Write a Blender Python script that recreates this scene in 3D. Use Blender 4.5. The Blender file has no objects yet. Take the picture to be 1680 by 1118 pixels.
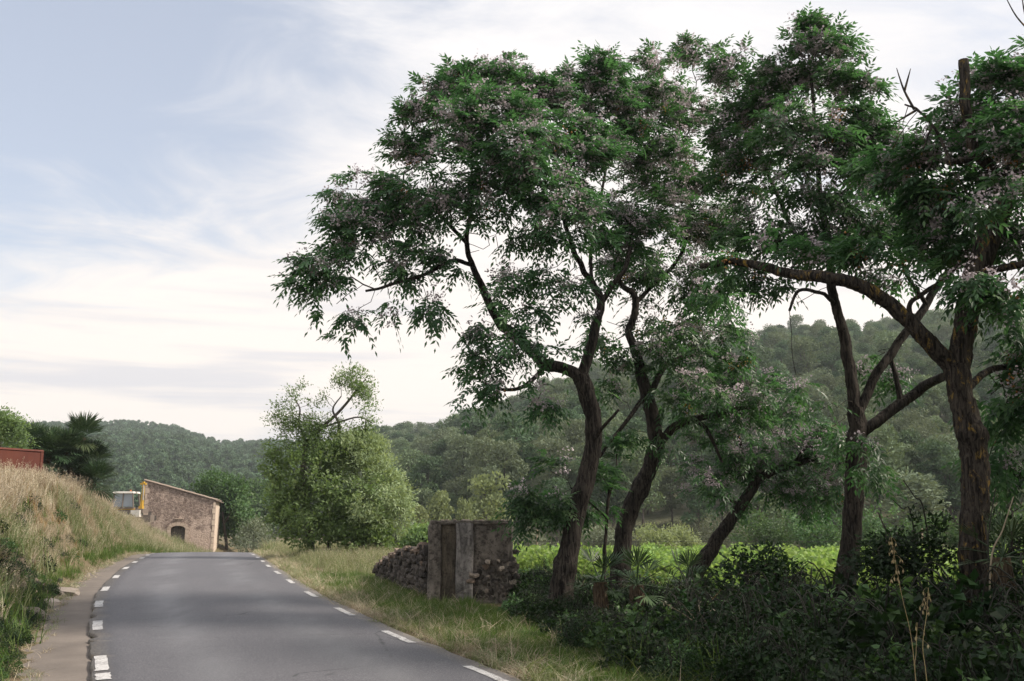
import bpy, math, random
import numpy as np
from mathutils import Vector, Matrix
random.seed(7)
rng = np.random.default_rng(7)
sc = bpy.context.scene
COL = sc.collection

# ------------------------------------------------------------------ camera
F_PX, PITCH, EYE = 1633.0, math.atan((862 - 559) / 1633.0), 1.7
cam_d = bpy.data.cameras.new('camera')
cam = bpy.data.objects.new('camera', cam_d)
COL.objects.link(cam)
cam.location = (0, 0, EYE)
cam.rotation_euler = (math.pi / 2 + PITCH, 0, 0)
cam_d.sensor_width = 36
cam_d.lens = 36 * F_PX / 1680
cam_d.clip_start, cam_d.clip_end = 0.05, 6000
sc.camera = cam

# ------------------------------------------------------------------ light
SUN_AZ, SUN_EL = math.radians(95), math.radians(40)       # to the right of the view, high
S = Vector((math.cos(SUN_EL) * math.sin(SUN_AZ), math.cos(SUN_EL) * math.cos(SUN_AZ), math.sin(SUN_EL)))
sun_d = bpy.data.lights.new('sun', 'SUN')
sun_d.energy, sun_d.angle, sun_d.color = 5.0, math.radians(10.0), (1.0, 0.90, 0.78)
sun = bpy.data.objects.new('sun', sun_d)
sun.rotation_euler = S.to_track_quat('Z', 'Y').to_euler()
COL.objects.link(sun)

w = bpy.data.worlds.new('World')
sc.world = w
w.use_nodes = True
nt = w.node_tree
nt.nodes.clear()
def N(t, **kw):
    n = nt.nodes.new(t)
    for k, v in kw.items():
        setattr(n, k, v)
    return n
def math_node(op, a, b=None, c=None, clamp=False):
    n = N('ShaderNodeMath', operation=op, use_clamp=clamp)
    for i, v in enumerate((a, b, c)):
        if v is None:
            continue
        if isinstance(v, (int, float)):
            n.inputs[i].default_value = v
        else:
            nt.links.new(v, n.inputs[i])
    return n.outputs[0]
def map_range(v, a, b, c=0.0, d=1.0):
    n = N('ShaderNodeMapRange', interpolation_type='SMOOTHSTEP')
    nt.links.new(v, n.inputs[0])
    for i, q in enumerate((a, b, c, d)):
        n.inputs[i + 1].default_value = q
    return n.outputs[0]
sky = N('ShaderNodeTexSky', sky_type='NISHITA', sun_disc=False)
sky.sun_elevation, sky.sun_rotation = SUN_EL, SUN_AZ
bg_sky = N('ShaderNodeBackground')
bg_sky.inputs[1].default_value = 0.15
nt.links.new(sky.outputs[0], bg_sky.inputs[0])
tc = N('ShaderNodeTexCoord')
sep = N('ShaderNodeSeparateXYZ')
nt.links.new(tc.outputs['Generated'], sep.inputs[0])
sx, sy, sz = sep.outputs
zc = math_node('MAXIMUM', sz, 0.0)
den = math_node('ADD', zc, 0.10)
comb = N('ShaderNodeCombineXYZ')                          # a flat cloud deck seen in perspective
nt.links.new(math_node('DIVIDE', sx, den), comb.inputs[0])
nt.links.new(math_node('DIVIDE', sy, den), comb.inputs[1])
def noise(vec, scale, detail, loc=(0, 0, 0), scl=(1, 1, 1), rough=0.55, dist=0.0):
    m = N('ShaderNodeMapping')
    m.inputs['Location'].default_value, m.inputs['Scale'].default_value = loc, scl
    nt.links.new(vec, m.inputs[0])
    n = N('ShaderNodeTexNoise')
    n.inputs['Scale'].default_value, n.inputs['Detail'].default_value = scale, detail
    n.inputs['Roughness'].default_value, n.inputs['Distortion'].default_value = rough, dist
    nt.links.new(m.outputs[0], n.inputs['Vector'])
    return n.outputs['Fac']
big = noise(comb.outputs[0], 0.75, 5, (3.1, 0.4, 0), (1.0, 0.8, 1), 0.5, 0.4)
wisp = noise(comb.outputs[0], 2.6, 6, (1.7, 5.2, 0), (0.75, 1.0, 1), 0.6, 0.9)
strat = noise(tc.outputs['Generated'], 3.0, 5, (0.3, 0.1, 0.25), (1.0, 1.0, 13.0), 0.5, 0.2)
# opening in the cloud towards the upper left of the view
hole = N('ShaderNodeVectorMath', operation='DOT_PRODUCT')
nt.links.new(tc.outputs['Generated'], hole.inputs[0])
hd = Vector((-0.50, 0.78, 0.46)).normalized()
hole.inputs[1].default_value = hd
gap = map_range(hole.outputs['Value'], 0.88, 1.0, 0.0, 0.74)
cover = math_node('ADD', math_node('MULTIPLY', big, 1.0), math_node('MULTIPLY', wisp, 1.35))
cover = math_node('ADD', cover, map_range(sz, 0.02, 0.40, 0.75, -0.10))
cover = math_node('SUBTRACT', cover, gap)
cover = map_range(cover, 0.38, 1.25, 0.34, 1.0)
# streaks of thin grey-blue cloud low over the hills
streak = math_node('MULTIPLY', map_range(strat, 0.47, 0.66), map_range(sz, 0.40, 0.05, 0.0, 1.0))
c1 = N('ShaderNodeMix', data_type='RGBA')
nt.links.new(map_range(sz, 0.05, 0.55), c1.inputs[0])
c1.inputs[6].default_value = (1.0, 0.905, 0.82, 1)
c1.inputs[7].default_value = (0.88, 0.86, 0.86, 1)
c2 = N('ShaderNodeMix', data_type='RGBA')
nt.links.new(math_node('MULTIPLY', streak, 0.72), c2.inputs[0])
nt.links.new(c1.outputs[2], c2.inputs[6])
c2.inputs[7].default_value = (0.60, 0.61, 0.68, 1)
bg_cl = N('ShaderNodeBackground')
bg_cl.inputs[1].default_value = 1.0
nt.links.new(c2.outputs[2], bg_cl.inputs[0])
mixs = N('ShaderNodeMixShader')
nt.links.new(cover, mixs.inputs[0])
nt.links.new(bg_sky.outputs[0], mixs.inputs[1])
nt.links.new(bg_cl.outputs[0], mixs.inputs[2])
wo = N('ShaderNodeOutputWorld')
nt.links.new(mixs.outputs[0], wo.inputs[0])

sc.view_settings.view_transform = 'Standard'
sc.view_settings.look = 'None'
sc.view_settings.exposure = 0.25
sc.view_settings.gamma = 1.0
cy = sc.cycles
cy.use_denoising = True
cy.use_adaptive_sampling = False
cy.max_bounces, cy.diffuse_bounces, cy.glossy_bounces = 5, 3, 2
cy.transmission_bounces, cy.transparent_max_bounces, cy.volume_bounces = 4, 6, 0
cy.caustics_reflective = cy.caustics_refractive = False

# ------------------------------------------------------------------ helpers
cp, sp = math.cos(PITCH), math.sin(PITCH)
def P(px, py, Y):
    """world point at depth Y (metres in front of the camera) that the photograph shows at (px, py)"""
    a, b = (px - 840) / F_PX, (559 - py) / F_PX
    k = Y / (cp - b * sp)
    return np.array([a * k, Y, EYE + (sp + b * cp) * k])
def MPP(Y):
    return Y / F_PX
def nrm(v):
    return v / np.maximum(np.linalg.norm(v, axis=-1, keepdims=True), 1e-9)

def np_mesh(name, V, F, mats, mi=None, rnd=None, smooth=False):
    """F: (n,3)/(n,4) array or list of such arrays"""
    if not isinstance(F, (list, tuple)):
        F = [F]
    F = [np.asarray(f, np.int32) for f in F if len(f)]
    me = bpy.data.meshes.new(name)
    V = np.asarray(V, np.float32)
    me.vertices.add(len(V))
    me.vertices.foreach_set('co', V.ravel())
    nl = sum(f.size for f in F)
    npoly = sum(len(f) for f in F)
    me.loops.add(nl)
    me.loops.foreach_set('vertex_index', np.concatenate([f.ravel() for f in F]))
    me.polygons.add(npoly)
    tot = np.concatenate([np.full(len(f), f.shape[1], np.int32) for f in F])
    me.polygons.foreach_set('loop_start', np.concatenate([[0], np.cumsum(tot)[:-1]]).astype(np.int32))
    me.polygons.foreach_set('loop_total', tot)
    for m in (mats if isinstance(mats, (list, tuple)) else [mats]):
        me.materials.append(m)
    if mi is not None:
        me.polygons.foreach_set('material_index', np.asarray(mi, np.int32))
    if smooth is not False:
        me.polygons.foreach_set('use_smooth', np.full(npoly, True) if smooth is True else np.asarray(smooth, bool))
    if rnd is not None:
        at = me.attributes.new('rnd', 'FLOAT', 'FACE')
        at.data.foreach_set('value', np.asarray(rnd, np.float32))
    me.update(calc_edges=True)
    return me

class MB:
    """collects geometry: vertices, quads/tris, material index, per-face random value, smooth flag"""
    def __init__(s):
        s.V, s.Q, s.T = [], [], []
        s.qm, s.tm, s.qr, s.tr, s.qs, s.ts = [], [], [], [], [], []
        s.n = 0
    def add(s, V, F, m=0, r=None, smooth=False):
        V = np.asarray(V, float)
        F = np.asarray(F, int)
        if len(F) == 0:
            return s
        r = np.full(len(F), 0.5) if r is None else (np.full(len(F), r) if np.isscalar(r) else np.asarray(r))
        s.V.append(V)
        q = F.shape[1] == 4
        (s.Q if q else s.T).append(F + s.n)
        (s.qm if q else s.tm).append(np.full(len(F), m))
        (s.qr if q else s.tr).append(r)
        (s.qs if q else s.ts).append(np.full(len(F), smooth))
        s.n += len(V)
        return s
    def box(s, c, d, rot=0.0, m=0, taper=1.0):
        c, d = np.array(c, float), np.array(d, float) / 2
        b = np.array([[x, y, z] for z in (-1, 1) for y in (-1, 1) for x in (-1, 1)], float)
        b[4:, :2] *= taper
        b = b * d
        if rot:
            R = np.array([[math.cos(rot), -math.sin(rot), 0], [math.sin(rot), math.cos(rot), 0], [0, 0, 1]])
            b = b @ R.T
        return s.add(b + c, [[0, 2, 3, 1], [4, 5, 7, 6], [0, 1, 5, 4], [2, 6, 7, 3], [0, 4, 6, 2], [1, 3, 7, 5]], m)
    def tube(s, pts, rad, sides=6, m=0, cap=True, smooth=True, wob=0.0):
        pts = np.asarray(pts, float)
        n = len(pts)
        rad = np.full(n, rad) if np.isscalar(rad) else np.asarray(rad, float)
        t = nrm(np.gradient(pts, axis=0))
        up = np.array([0.31, 0.17, 0.93]) if abs(t[0][2]) < 0.8 else np.array([0.93, 0.31, 0.1])
        u = np.zeros_like(pts)
        prev = up
        for i in range(n):
            q = prev - t[i] * np.dot(prev, t[i])
            q /= max(np.linalg.norm(q), 1e-9)
            u[i] = q
            prev = q
        v = np.cross(t, u)
        a = np.linspace(0, 2 * np.pi, sides, endpoint=False)
        rr = rad[:, None] * np.ones((1, sides))
        if wob:
            rr = rr * (1 + wob * np.sin(a[None, :] * 3 + 5 * np.arange(n)[:, None] * 0.13) + wob * rng.normal(0, 0.6, (n, sides)))
        V = pts[:, None] + rr[..., None] * (np.cos(a)[None, :, None] * u[:, None] + np.sin(a)[None, :, None] * v[:, None])
        idx = np.arange(n * sides).reshape(n, sides)
        nx = np.roll(idx, -1, axis=1)
        F = np.stack([idx[:-1], nx[:-1], nx[1:], idx[1:]], -1).reshape(-1, 4)
        V = V.reshape(-1, 3)
        s.add(V, F, m, None, smooth)
        if cap:
            c = np.vstack([V[:sides], V[-sides:], pts[:1], pts[-1:]])
            k = np.arange(sides)
            k2 = (k + 1) % sides
            T = np.vstack([np.stack([k2, k, np.full(sides, 2 * sides)], -1),
                           np.stack([sides + k, sides + k2, np.full(sides, 2 * sides + 1)], -1)])
            s.add(c, T, m)
        return s
    def mesh(s, name, mats, origin=(0, 0, 0)):
        V = np.vstack(s.V) - np.asarray(origin, float)
        F, mi, rn, sm = [], [], [], []
        if s.Q:
            F.append(np.vstack(s.Q)); mi.append(np.concatenate(s.qm)); rn.append(np.concatenate(s.qr)); sm.append(np.concatenate(s.qs))
        if s.T:
            F.append(np.vstack(s.T)); mi.append(np.concatenate(s.tm)); rn.append(np.concatenate(s.tr)); sm.append(np.concatenate(s.ts))
        return np_mesh(name, V, F, mats, np.concatenate(mi), np.concatenate(rn), np.concatenate(sm))

def tag(o, label=None, cat=None, group=None, kind=None):
    for k, v in (('label', label), ('category', cat), ('group', group), ('kind', kind)):
        if v:
            o[k] = v
    return o
def empty(name, loc, label, cat, group=None, rz=0.0):
    o = bpy.data.objects.new(name, None)
    o.empty_display_size = 0.2
    o.location = loc
    o.rotation_euler = (0, 0, rz)
    COL.objects.link(o)
    return tag(o, label, cat, group)
def link(name, me, parent=None, loc=(0, 0, 0), rot=(0, 0, 0), scale=(1, 1, 1)):
    o = bpy.data.objects.new(name, me)
    COL.objects.link(o)
    o.parent = parent
    o.location, o.rotation_euler, o.scale = loc, rot, scale
    return o
def part(name, mb, mats, parent, local=False, kind=None):
    """geometry authored in world coordinates (or local=True) becomes a child of parent"""
    o = link(name, mb.mesh(name, mats, (0, 0, 0) if local else tuple(parent.location)), parent)
    return tag(o, kind=kind)
def sub(name, mb, mats, par, origin):
    return link(name, mb.mesh(name, mats, origin), par)

# ------------------------------------------------------------------ materials
class Mat:
    def __init__(s, name):
        s.m = bpy.data.materials.new(name)
        s.m.use_nodes = True
        s.t = s.m.node_tree
        s.t.nodes.clear()
        s.out = s.n('ShaderNodeOutputMaterial')
    def n(s, t, **kw):
        q = s.t.nodes.new(t)
        for k, v in kw.items():
            setattr(q, k, v)
        return q
    def l(s, a, b):
        s.t.links.new(a, b)
    def setv(s, sock, v):
        if isinstance(v, bpy.types.NodeSocket):
            s.l(v, sock)
        else:
            sock.default_value = v
    def coord(s, kind='Object', scale=(1, 1, 1), loc=(0, 0, 0)):
        c = s.n('ShaderNodeTexCoord')
        m = s.n('ShaderNodeMapping')
        m.inputs['Scale'].default_value, m.inputs['Location'].default_value = scale, loc
        s.l(c.outputs[kind], m.inputs[0])
        return m.outputs[0]
    def wpos(s, scale=(1, 1, 1), loc=(0, 0, 0)):
        c = s.n('ShaderNodeNewGeometry')
        m = s.n('ShaderNodeMapping')
        m.inputs['Scale'].default_value, m.inputs['Location'].default_value = scale, loc
        s.l(c.outputs['Position'], m.inputs[0])
        return m.outputs[0]
    def noise(s, vec, scale, detail=4, rough=0.55, dist=0.0):
        q = s.n('ShaderNodeTexNoise')
        s.l(vec, q.inputs['Vector'])
        q.inputs['Scale'].default_value, q.inputs['Detail'].default_value = scale, detail
        q.inputs['Roughness'].default_value, q.inputs['Distortion'].default_value = rough, dist
        return q.outputs['Fac']
    def voro(s, vec, scale, feature='F1', out='Distance'):
        q = s.n('ShaderNodeTexVoronoi', feature=feature)
        s.l(vec, q.inputs['Vector'])
        q.inputs['Scale'].default_value = scale
        return q.outputs[out]
    def rng(s, v, a, b, c=0.0, d=1.0):
        q = s.n('ShaderNodeMapRange')
        s.l(v, q.inputs[0])
        for i, k in enumerate((a, b, c, d)):
            q.inputs[i + 1].default_value = k
        return q.outputs[0]
    def math(s, op, a, b=0.0):
        q = s.n('ShaderNodeMath', operation=op)
        s.setv(q.inputs[0], a); s.setv(q.inputs[1], b)
        return q.outputs[0]
    def mix(s, f, a, b):
        q = s.n('ShaderNodeMix', data_type='RGBA')
        for i, v in ((0, f), (6, a), (7, b)):
            s.setv(q.inputs[i], (*v, 1) if isinstance(v, tuple) and len(v) == 3 else v)
        return q.outputs[2]
    def attr(s, name):
        q = s.n('ShaderNodeAttribute', attribute_name=name)
        return q.outputs['Fac']
    def orand(s):
        return s.n('ShaderNodeObjectInfo').outputs['Random']
    def bump(s, h, strength=0.5, dist=0.02):
        q = s.n('ShaderNodeBump')
        q.inputs['Strength'].default_value, q.inputs['Distance'].default_value = strength, dist
        s.l(h, q.inputs['Height'])
        return q.outputs[0]
    def bsdf(s, col, rough=0.8, normal=None, metal=0.0, spec=0.5):
        q = s.n('ShaderNodeBsdfPrincipled')
        s.setv(q.inputs['Base Color'], (*col, 1) if isinstance(col, tuple) and len(col) == 3 else col)
        s.setv(q.inputs['Roughness'], rough)
        q.inputs['Metallic'].default_value = metal
        q.inputs['Specular IOR Level'].default_value = spec
        if normal is not None:
            s.l(normal, q.inputs['Normal'])
        return q.outputs[0]
    def done(s, sh):
        s.l(sh, s.out.inputs[0])
        return s.m

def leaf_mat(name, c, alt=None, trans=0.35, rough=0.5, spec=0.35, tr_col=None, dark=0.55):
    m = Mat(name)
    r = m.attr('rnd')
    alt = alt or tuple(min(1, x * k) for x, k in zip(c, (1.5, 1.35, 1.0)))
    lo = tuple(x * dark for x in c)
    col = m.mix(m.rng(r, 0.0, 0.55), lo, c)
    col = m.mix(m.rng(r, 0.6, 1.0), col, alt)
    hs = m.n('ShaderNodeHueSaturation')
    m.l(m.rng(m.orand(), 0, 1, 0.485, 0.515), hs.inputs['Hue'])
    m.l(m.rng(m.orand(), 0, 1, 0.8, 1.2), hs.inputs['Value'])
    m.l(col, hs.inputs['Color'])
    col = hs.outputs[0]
    a = m.bsdf(col, rough, None, 0, spec)
    if trans <= 0:
        return m.done(a)
    t = m.n('ShaderNodeBsdfTranslucent')
    tc_ = tr_col or tuple(min(1, x * k) for x, k in zip(c, (2.0, 1.9, 0.8)))
    m.setv(t.inputs[0], m.mix(0.4, tc_, col))
    mx = m.n('ShaderNodeMixShader')
    mx.inputs[0].default_value = trans
    m.l(a, mx.inputs[1]); m.l(t.outputs[0], mx.inputs[2])
    return m.done(mx.outputs[0])

def bark_mat(name, c1, c2, lichen=None, lich_amt=0.0, fine=1.0):
    m = Mat(name)
    v = m.coord('Object', (17 * fine, 17 * fine, 2.6 * fine))
    n1 = m.noise(v, 1.6, 6, 0.62, 0.6)
    n2 = m.noise(m.coord('Object', (1, 1, 1)), 3.0, 4)
    ridge = m.rng(n1, 0.40, 0.58)
    col = m.mix(ridge, c1, c2)
    col = m.mix(m.rng(n2, 0.35, 0.8, 0, 0.5), col, tuple(x * 0.6 for x in c1))
    if lichen:
        ln = m.noise(m.coord('Object', (3.4, 3.4, 1.7)), 2.6, 8, 0.78, 0.5)
        lm = m.math('MULTIPLY', m.rng(ln, 0.66 - lich_amt, 0.72 - lich_amt), m.rng(n1, 0.38, 0.55))
        col = m.mix(lm, col, lichen)
    return m.done(m.bsdf(col, 0.9, m.bump(n1, 1.0, 0.05), 0, 0.15))

def plain(name, c, rough=0.6, metal=0.0, var=0.12, scale=6.0, spec=0.5):
    m = Mat(name)
    n1 = m.noise(m.coord('Object'), scale, 5, 0.6)
    col = m.mix(m.rng(n1, 0.3, 0.75), tuple(x * (1 - var) for x in c), tuple(min(1, x * (1 + var)) for x in c))
    return m.done(m.bsdf(col, rough, m.bump(n1, 0.15, 0.01), metal, spec))

M = {}
# ------------------------------------------------------------------ road course and terrain
ROAD_Y = np.array([-40, -12, 0, 6, 11.3, 12.9, 14.2, 15.4, 17.2, 18.4, 20.3, 21.6, 23.6, 25.2, 26.8, 28.9, 31.3, 34.2, 36.8, 39.7, 42.9, 50, 60, 75, 95, 130, 170.])
ROAD_XL = np.array([16, 4.9, 0.15, -2.25, -4.45, -5.13, -5.69, -6.2, -6.92, -7.41, -8.12, -8.58, -9.24, -9.76, -10.28, -10.95, -11.68, -12.54, -13.33, -14.2, -15.15, -16.9, -18.6, -19.6, -17.5, -9, 3.])
ROAD_Z = np.array([-0.3, -0.1, 0.0, 0.06, 0.12, 0.15, 0.18, 0.22, 0.27, 0.305, 0.35, 0.375, 0.415, 0.445, 0.47, 0.50, 0.525, 0.54, 0.55, 0.55, 0.535, 0.38, -0.1, -1.0, -1.4, -1.5, -1.5])
def smooth_tab(xs, ys):
    g = np.linspace(xs[0], xs[-1], 1400)
    v = np.interp(g, xs, ys)
    k = np.hanning(31); k /= k.sum()
    v = np.convolve(np.pad(v, 15, mode='edge'), k, 'valid')
    return lambda y: np.interp(y, g, v)
rxl, rz = smooth_tab(ROAD_Y, ROAD_XL), smooth_tab(ROAD_Y, ROAD_Z)
RW = 4.1
def rxr(y):
    return rxl(y) + RW
def sstep(x, a, b):
    t = np.clip((x - a) / (b - a), 0, 1)
    return t * t * (3 - 2 * t)
def wave(x, y, seed, f):
    r = np.random.default_rng(seed)
    o = 0
    for i in range(5):
        a, b, c, k = r.uniform(0, 6.28), r.uniform(0, 6.28), r.uniform(0, 6.28), f * r.uniform(0.6, 1.6)
        o = o + np.sin(x * k * math.cos(a) + y * k * math.sin(a) + b)
    return o / 5
SHOULDER = 1.05
def H(x, y):
    x, y = np.asarray(x, float), np.asarray(y, float)
    z0, xl, xr_ = rz(y), rxl(y), rxr(y)
    u = xl - SHOULDER - x                       # beyond the concrete shoulder, to the left
    hb = np.interp(y, [-20, 5, 12, 20, 30, 45, 55, 66, 80, 110], [1.3, 1.3, 1.3, 1.35, 1.9, 1.8, 1.3, 1.5, 1.6, 0.6])
    wb_ = np.interp(y, [40, 52, 64, 90], [1.6, 2.2, 5.0, 6.0])
    left = hb * sstep(u, -0.05, wb_) + np.clip(u - 1.2, 0, 4.5) * 0.20 * np.interp(y, [0, 15, 45, 60], [0.8, 1.0, 0.7, 0.1])
    left = left + 0.6 * sstep(u, 2.6, 4.4) * sstep(y, 52, 58) * (1 - sstep(y, 66, 72))
    left = left + sstep(u, 0.3, 2) * wave(x, y, 3, 0.9) * 0.12
    v = x - xr_ - 0.30
    fieldz = -0.45 - 0.6 * sstep(y, 40, 90)
    right = np.where(v > 0, sstep(v, 0.2, 3) * wave(x, y, 4, 1.3) * 0.06 - 0.04 * sstep(v, 0, 0.4), 0)
    zr = z0 + right
    k = sstep(v, 4.0, 9.5)
    zr = zr * (1 - k) + (fieldz + 0.05 * wave(x, y, 5, 0.5)) * k
    z = np.where(u > -0.05, z0 + left, np.where(v > 0, zr, z0 - 0.06))
    return z

def axis(lo, hi, near_lo, near_hi, step, grow=1.12):
    a = list(np.arange(near_lo, near_hi + 1e-6, step))
    d = step
    while a[-1] < hi:
        d *= grow
        a.append(a[-1] + d)
    d = step
    while a[0] > lo:
        d *= grow
        a.insert(0, a[0] - d)
    return np.array(a)

def ground_mat():
    m = Mat('earth_and_grass')
    p = m.wpos()
    n1 = m.noise(p, 0.9, 6, 0.6)
    n2 = m.noise(p, 9.0, 5, 0.7)
    n3 = m.noise(p, 60.0, 3, 0.7)
    col = m.mix(m.rng(n1, 0.35, 0.65), (0.16, 0.12, 0.075), (0.10, 0.095, 0.04))
    col = m.mix(m.rng(n2, 0.45, 0.7), col, (0.25, 0.20, 0.125))
    col = m.mix(m.rng(n3, 0.3, 0.75, 0, 0.55), col, (0.07, 0.055, 0.035))
    h = m.math('ADD', n2, m.math('MULTIPLY', n3, 0.4))
    return m.done(m.bsdf(col, 0.95, m.bump(h, 0.8, 0.05), 0, 0.2))
M['ground'] = ground_mat()
gx = axis(-1200, 1200, -32, 34, 0.28)
gy = axis(-300, 1350, -6, 66, 0.30)
GX, GY = np.meshgrid(gx, gy)
GZ = H(GX, GY)
gi = np.arange(GX.size).reshape(GX.shape)
gf = np.stack([gi[:-1, :-1], gi[:-1, 1:], gi[1:, 1:], gi[1:, :-1]], -1).reshape(-1, 4)
ground = link('ground', np_mesh('ground', np.stack([GX.ravel(), GY.ravel(), GZ.ravel()], -1), gf, M['ground'], smooth=True))
tag(ground, kind='structure')

# asphalt
def asphalt_mat():
    m = Mat('asphalt')
    p = m.wpos()
    fine = m.noise(p, 52.0, 4, 0.85)
    mid = m.noise(p, 30.0, 4, 0.7)
    big = m.noise(m.wpos((0.35, 0.16, 1)), 1.4, 4, 0.55, 0.4)
    col = m.mix(m.rng(big, 0.3, 0.7), (0.066, 0.066, 0.078), (0.097, 0.094, 0.105))
    col = m.mix(m.rng(fine, 0.50, 0.68, 0, 0.9), col, (0.26, 0.255, 0.26))
    col = m.mix(m.rng(fine, 0.48, 0.30, 0, 0.9), col, (0.05, 0.05, 0.055))
    col = m.mix(m.rng(mid, 0.58, 0.75, 0, 0.35), col, (0.085, 0.083, 0.088))
    ce = m.voro(m.wpos((0.45, 0.45, 0.45), (3.3, 1.2, 0)), 0.8, 'DISTANCE_TO_EDGE')
    wob = m.math('ADD', ce, m.math('MULTIPLY', m.math('SUBTRACT', m.noise(p, 5.0, 4), 0.5), 0.03))
    col = m.mix(m.math('MULTIPLY', m.rng(wob, 0.006, 0.0), m.rng(m.noise(p, 0.7, 3), 0.5, 0.6)), col, (0.04, 0.04, 0.042))
    ac = m.attr('across')                                   # polished wheel tracks, dusty edges
    track = m.math('ABSOLUTE', m.math('SUBTRACT', m.math('ABSOLUTE', m.math('SUBTRACT', ac, 0.5)), 0.20))
    tr = m.math('MULTIPLY', m.rng(track, 0.13, 0.02), m.rng(m.noise(m.wpos((1.2, .3, 1)), 1.1, 4), .3, .6))
    col = m.mix(m.math('MULTIPLY', tr, .40), col, (0.15, 0.148, 0.152))
    ed = m.math('ADD', m.rng(ac, .06, .0), m.rng(ac, .93, 1.0))
    col = m.mix(m.math('MULTIPLY', ed, m.rng(mid, .35, .65)), col, (0.30, 0.26, 0.21))
    blot = m.noise(m.wpos((1, .6, 1), (7, 3, 0)), 2.6, 6, .7, .8)
    col = m.mix(m.rng(blot, .60, .74, 0, .45), col, (0.07, 0.069, 0.073))
    rough = m.rng(tr, 0, 1, .66, .50)
    return m.done(m.bsdf(col, rough, m.bump(m.math('ADD', fine, m.math('MULTIPLY', mid, .7)), 0.8, 0.008), 0, 0.45))
M['asphalt'] = asphalt_mat()
ry = np.concatenate([np.arange(-14, 14, 0.12), np.arange(14, 50, 0.25), np.arange(50, 92, 1.0)])
jag = np.convolve(rng.normal(0, 1, len(ry)), np.hanning(7) / 3.0, 'same')
nib = np.where(rng.random(len(ry)) < 0.2, rng.uniform(0.03, 0.13, len(ry)), 0) * (ry < 22)
off_l = 0.14 + 0.025 * jag - nib
off_r = 0.30 + 0.03 * np.convolve(rng.normal(0, 1, len(ry)), np.hanning(7) / 3.0, 'same')
fr = np.array([0, 0.004, 0.1, 0.2, 0.3, 0.4, 0.5, 0.6, 0.7, 0.8, 0.9, 0.99, 1.0])
xl_, xr2 = rxl(ry) - off_l, rxr(ry) + off_r
RX = xl_[:, None] + (xr2 - xl_)[:, None] * fr[None]
RZ = rz(ry)[:, None] + 0.03 * (1 - (2 * fr[None] - 1) ** 2) + np.where((fr == 0) | (fr == 1), -0.05, 0.0)[None]
RYY = np.repeat(ry[:, None], len(fr), 1)
ri = np.arange(RX.size).reshape(RX.shape)
rf = np.stack([ri[:-1, :-1], ri[:-1, 1:], ri[1:, 1:], ri[1:, :-1]], -1).reshape(-1, 4)
road = link('road', np_mesh('road', np.stack([RX.ravel(), RYY.ravel(), RZ.ravel()], -1), rf, M['asphalt'], smooth=True))
tag(road, kind='structure')
at_ = road.data.attributes.new('across', 'FLOAT', 'POINT')
at_.data.foreach_set('value', np.tile(fr, len(ry)).astype(np.float32))
def road_z(x, y):
    t = (x - rxl(y) + 0.16) / (RW + 0.46)
    return rz(y) + 0.03 * (1 - (2 * t - 1) ** 2)

# painted edge dashes
def paint_mat():
    m = Mat('worn_white_road_paint')
    p = m.wpos()
    n1 = m.noise(p, 45.0, 4, 0.7)
    n2 = m.noise(p, 5.0, 4, 0.6)
    col = m.mix(m.rng(n2, 0.3, 0.7), (0.50, 0.49, 0.485), (0.66, 0.65, 0.635))
    wear = m.rng(m.math('ADD', n1, m.math('MULTIPLY', n2, 0.6)), 0.76, 0.90)
    return m.done(m.bsdf(m.mix(wear, col, (0.22, 0.21, 0.21)), 0.6))
M['paint'] = paint_mat()
def dash(yc, L, side, wd=0.14):
    ys = np.linspace(yc - L / 2, yc + L / 2, 9)
    base = rxl(ys) if side == 'l' else rxr(ys) + 0.02
    tx = np.gradient(base, ys)
    nx = 1 / np.sqrt(1 + tx ** 2)
    e = rng.normal(0, 0.007, 9)
    a = np.stack([base - nx * wd / 2 + e, ys - 0 * tx + tx * nx * wd / 2, ys], -1)
    b = np.stack([base + nx * wd / 2 + e, ys - tx * nx * wd / 2, ys], -1)
    a[:, 2] = road_z(a[:, 0], a[:, 1]) + 0.006
    b[:, 2] = road_z(b[:, 0], b[:, 1]) + 0.006
    V = np.vstack([a, b])
    F = [[i, 9 + i, 9 + i + 1, i + 1] for i in range(8)]
    link('road_marking', np_mesh('road_marking', V, np.array(F), M['paint']), road)
LEFT_D = [(11.95, 1.10), (15.45, 1.05), (18.45, 1.05), (21.6, 1.05), (25.2, 1.1), (28.9, 1.1), (32.6, 1.1), (36.2, 1.1), (39.7, 1.1), (43, 1.1), (46.5, 1.1)]
for y_, l_ in LEFT_D:
    dash(y_, l_, 'l')
dash(11.02, 0.42, 'l', 0.15)
RIGHT_D = [(7.9, 1.2), (11.1, 1.2), (14.2, 1.2), (17.2, 1.15), (20.3, 1.15), (23.6, 1.15), (26.8, 1.15), (30.0, 1.15), (33.2, 1.15), (36.6, 1.15), (40.0, 1.1), (43.2, 1.1)]
for y_, l_ in RIGHT_D:
    dash(y_, l_, 'r', 0.11)

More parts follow.
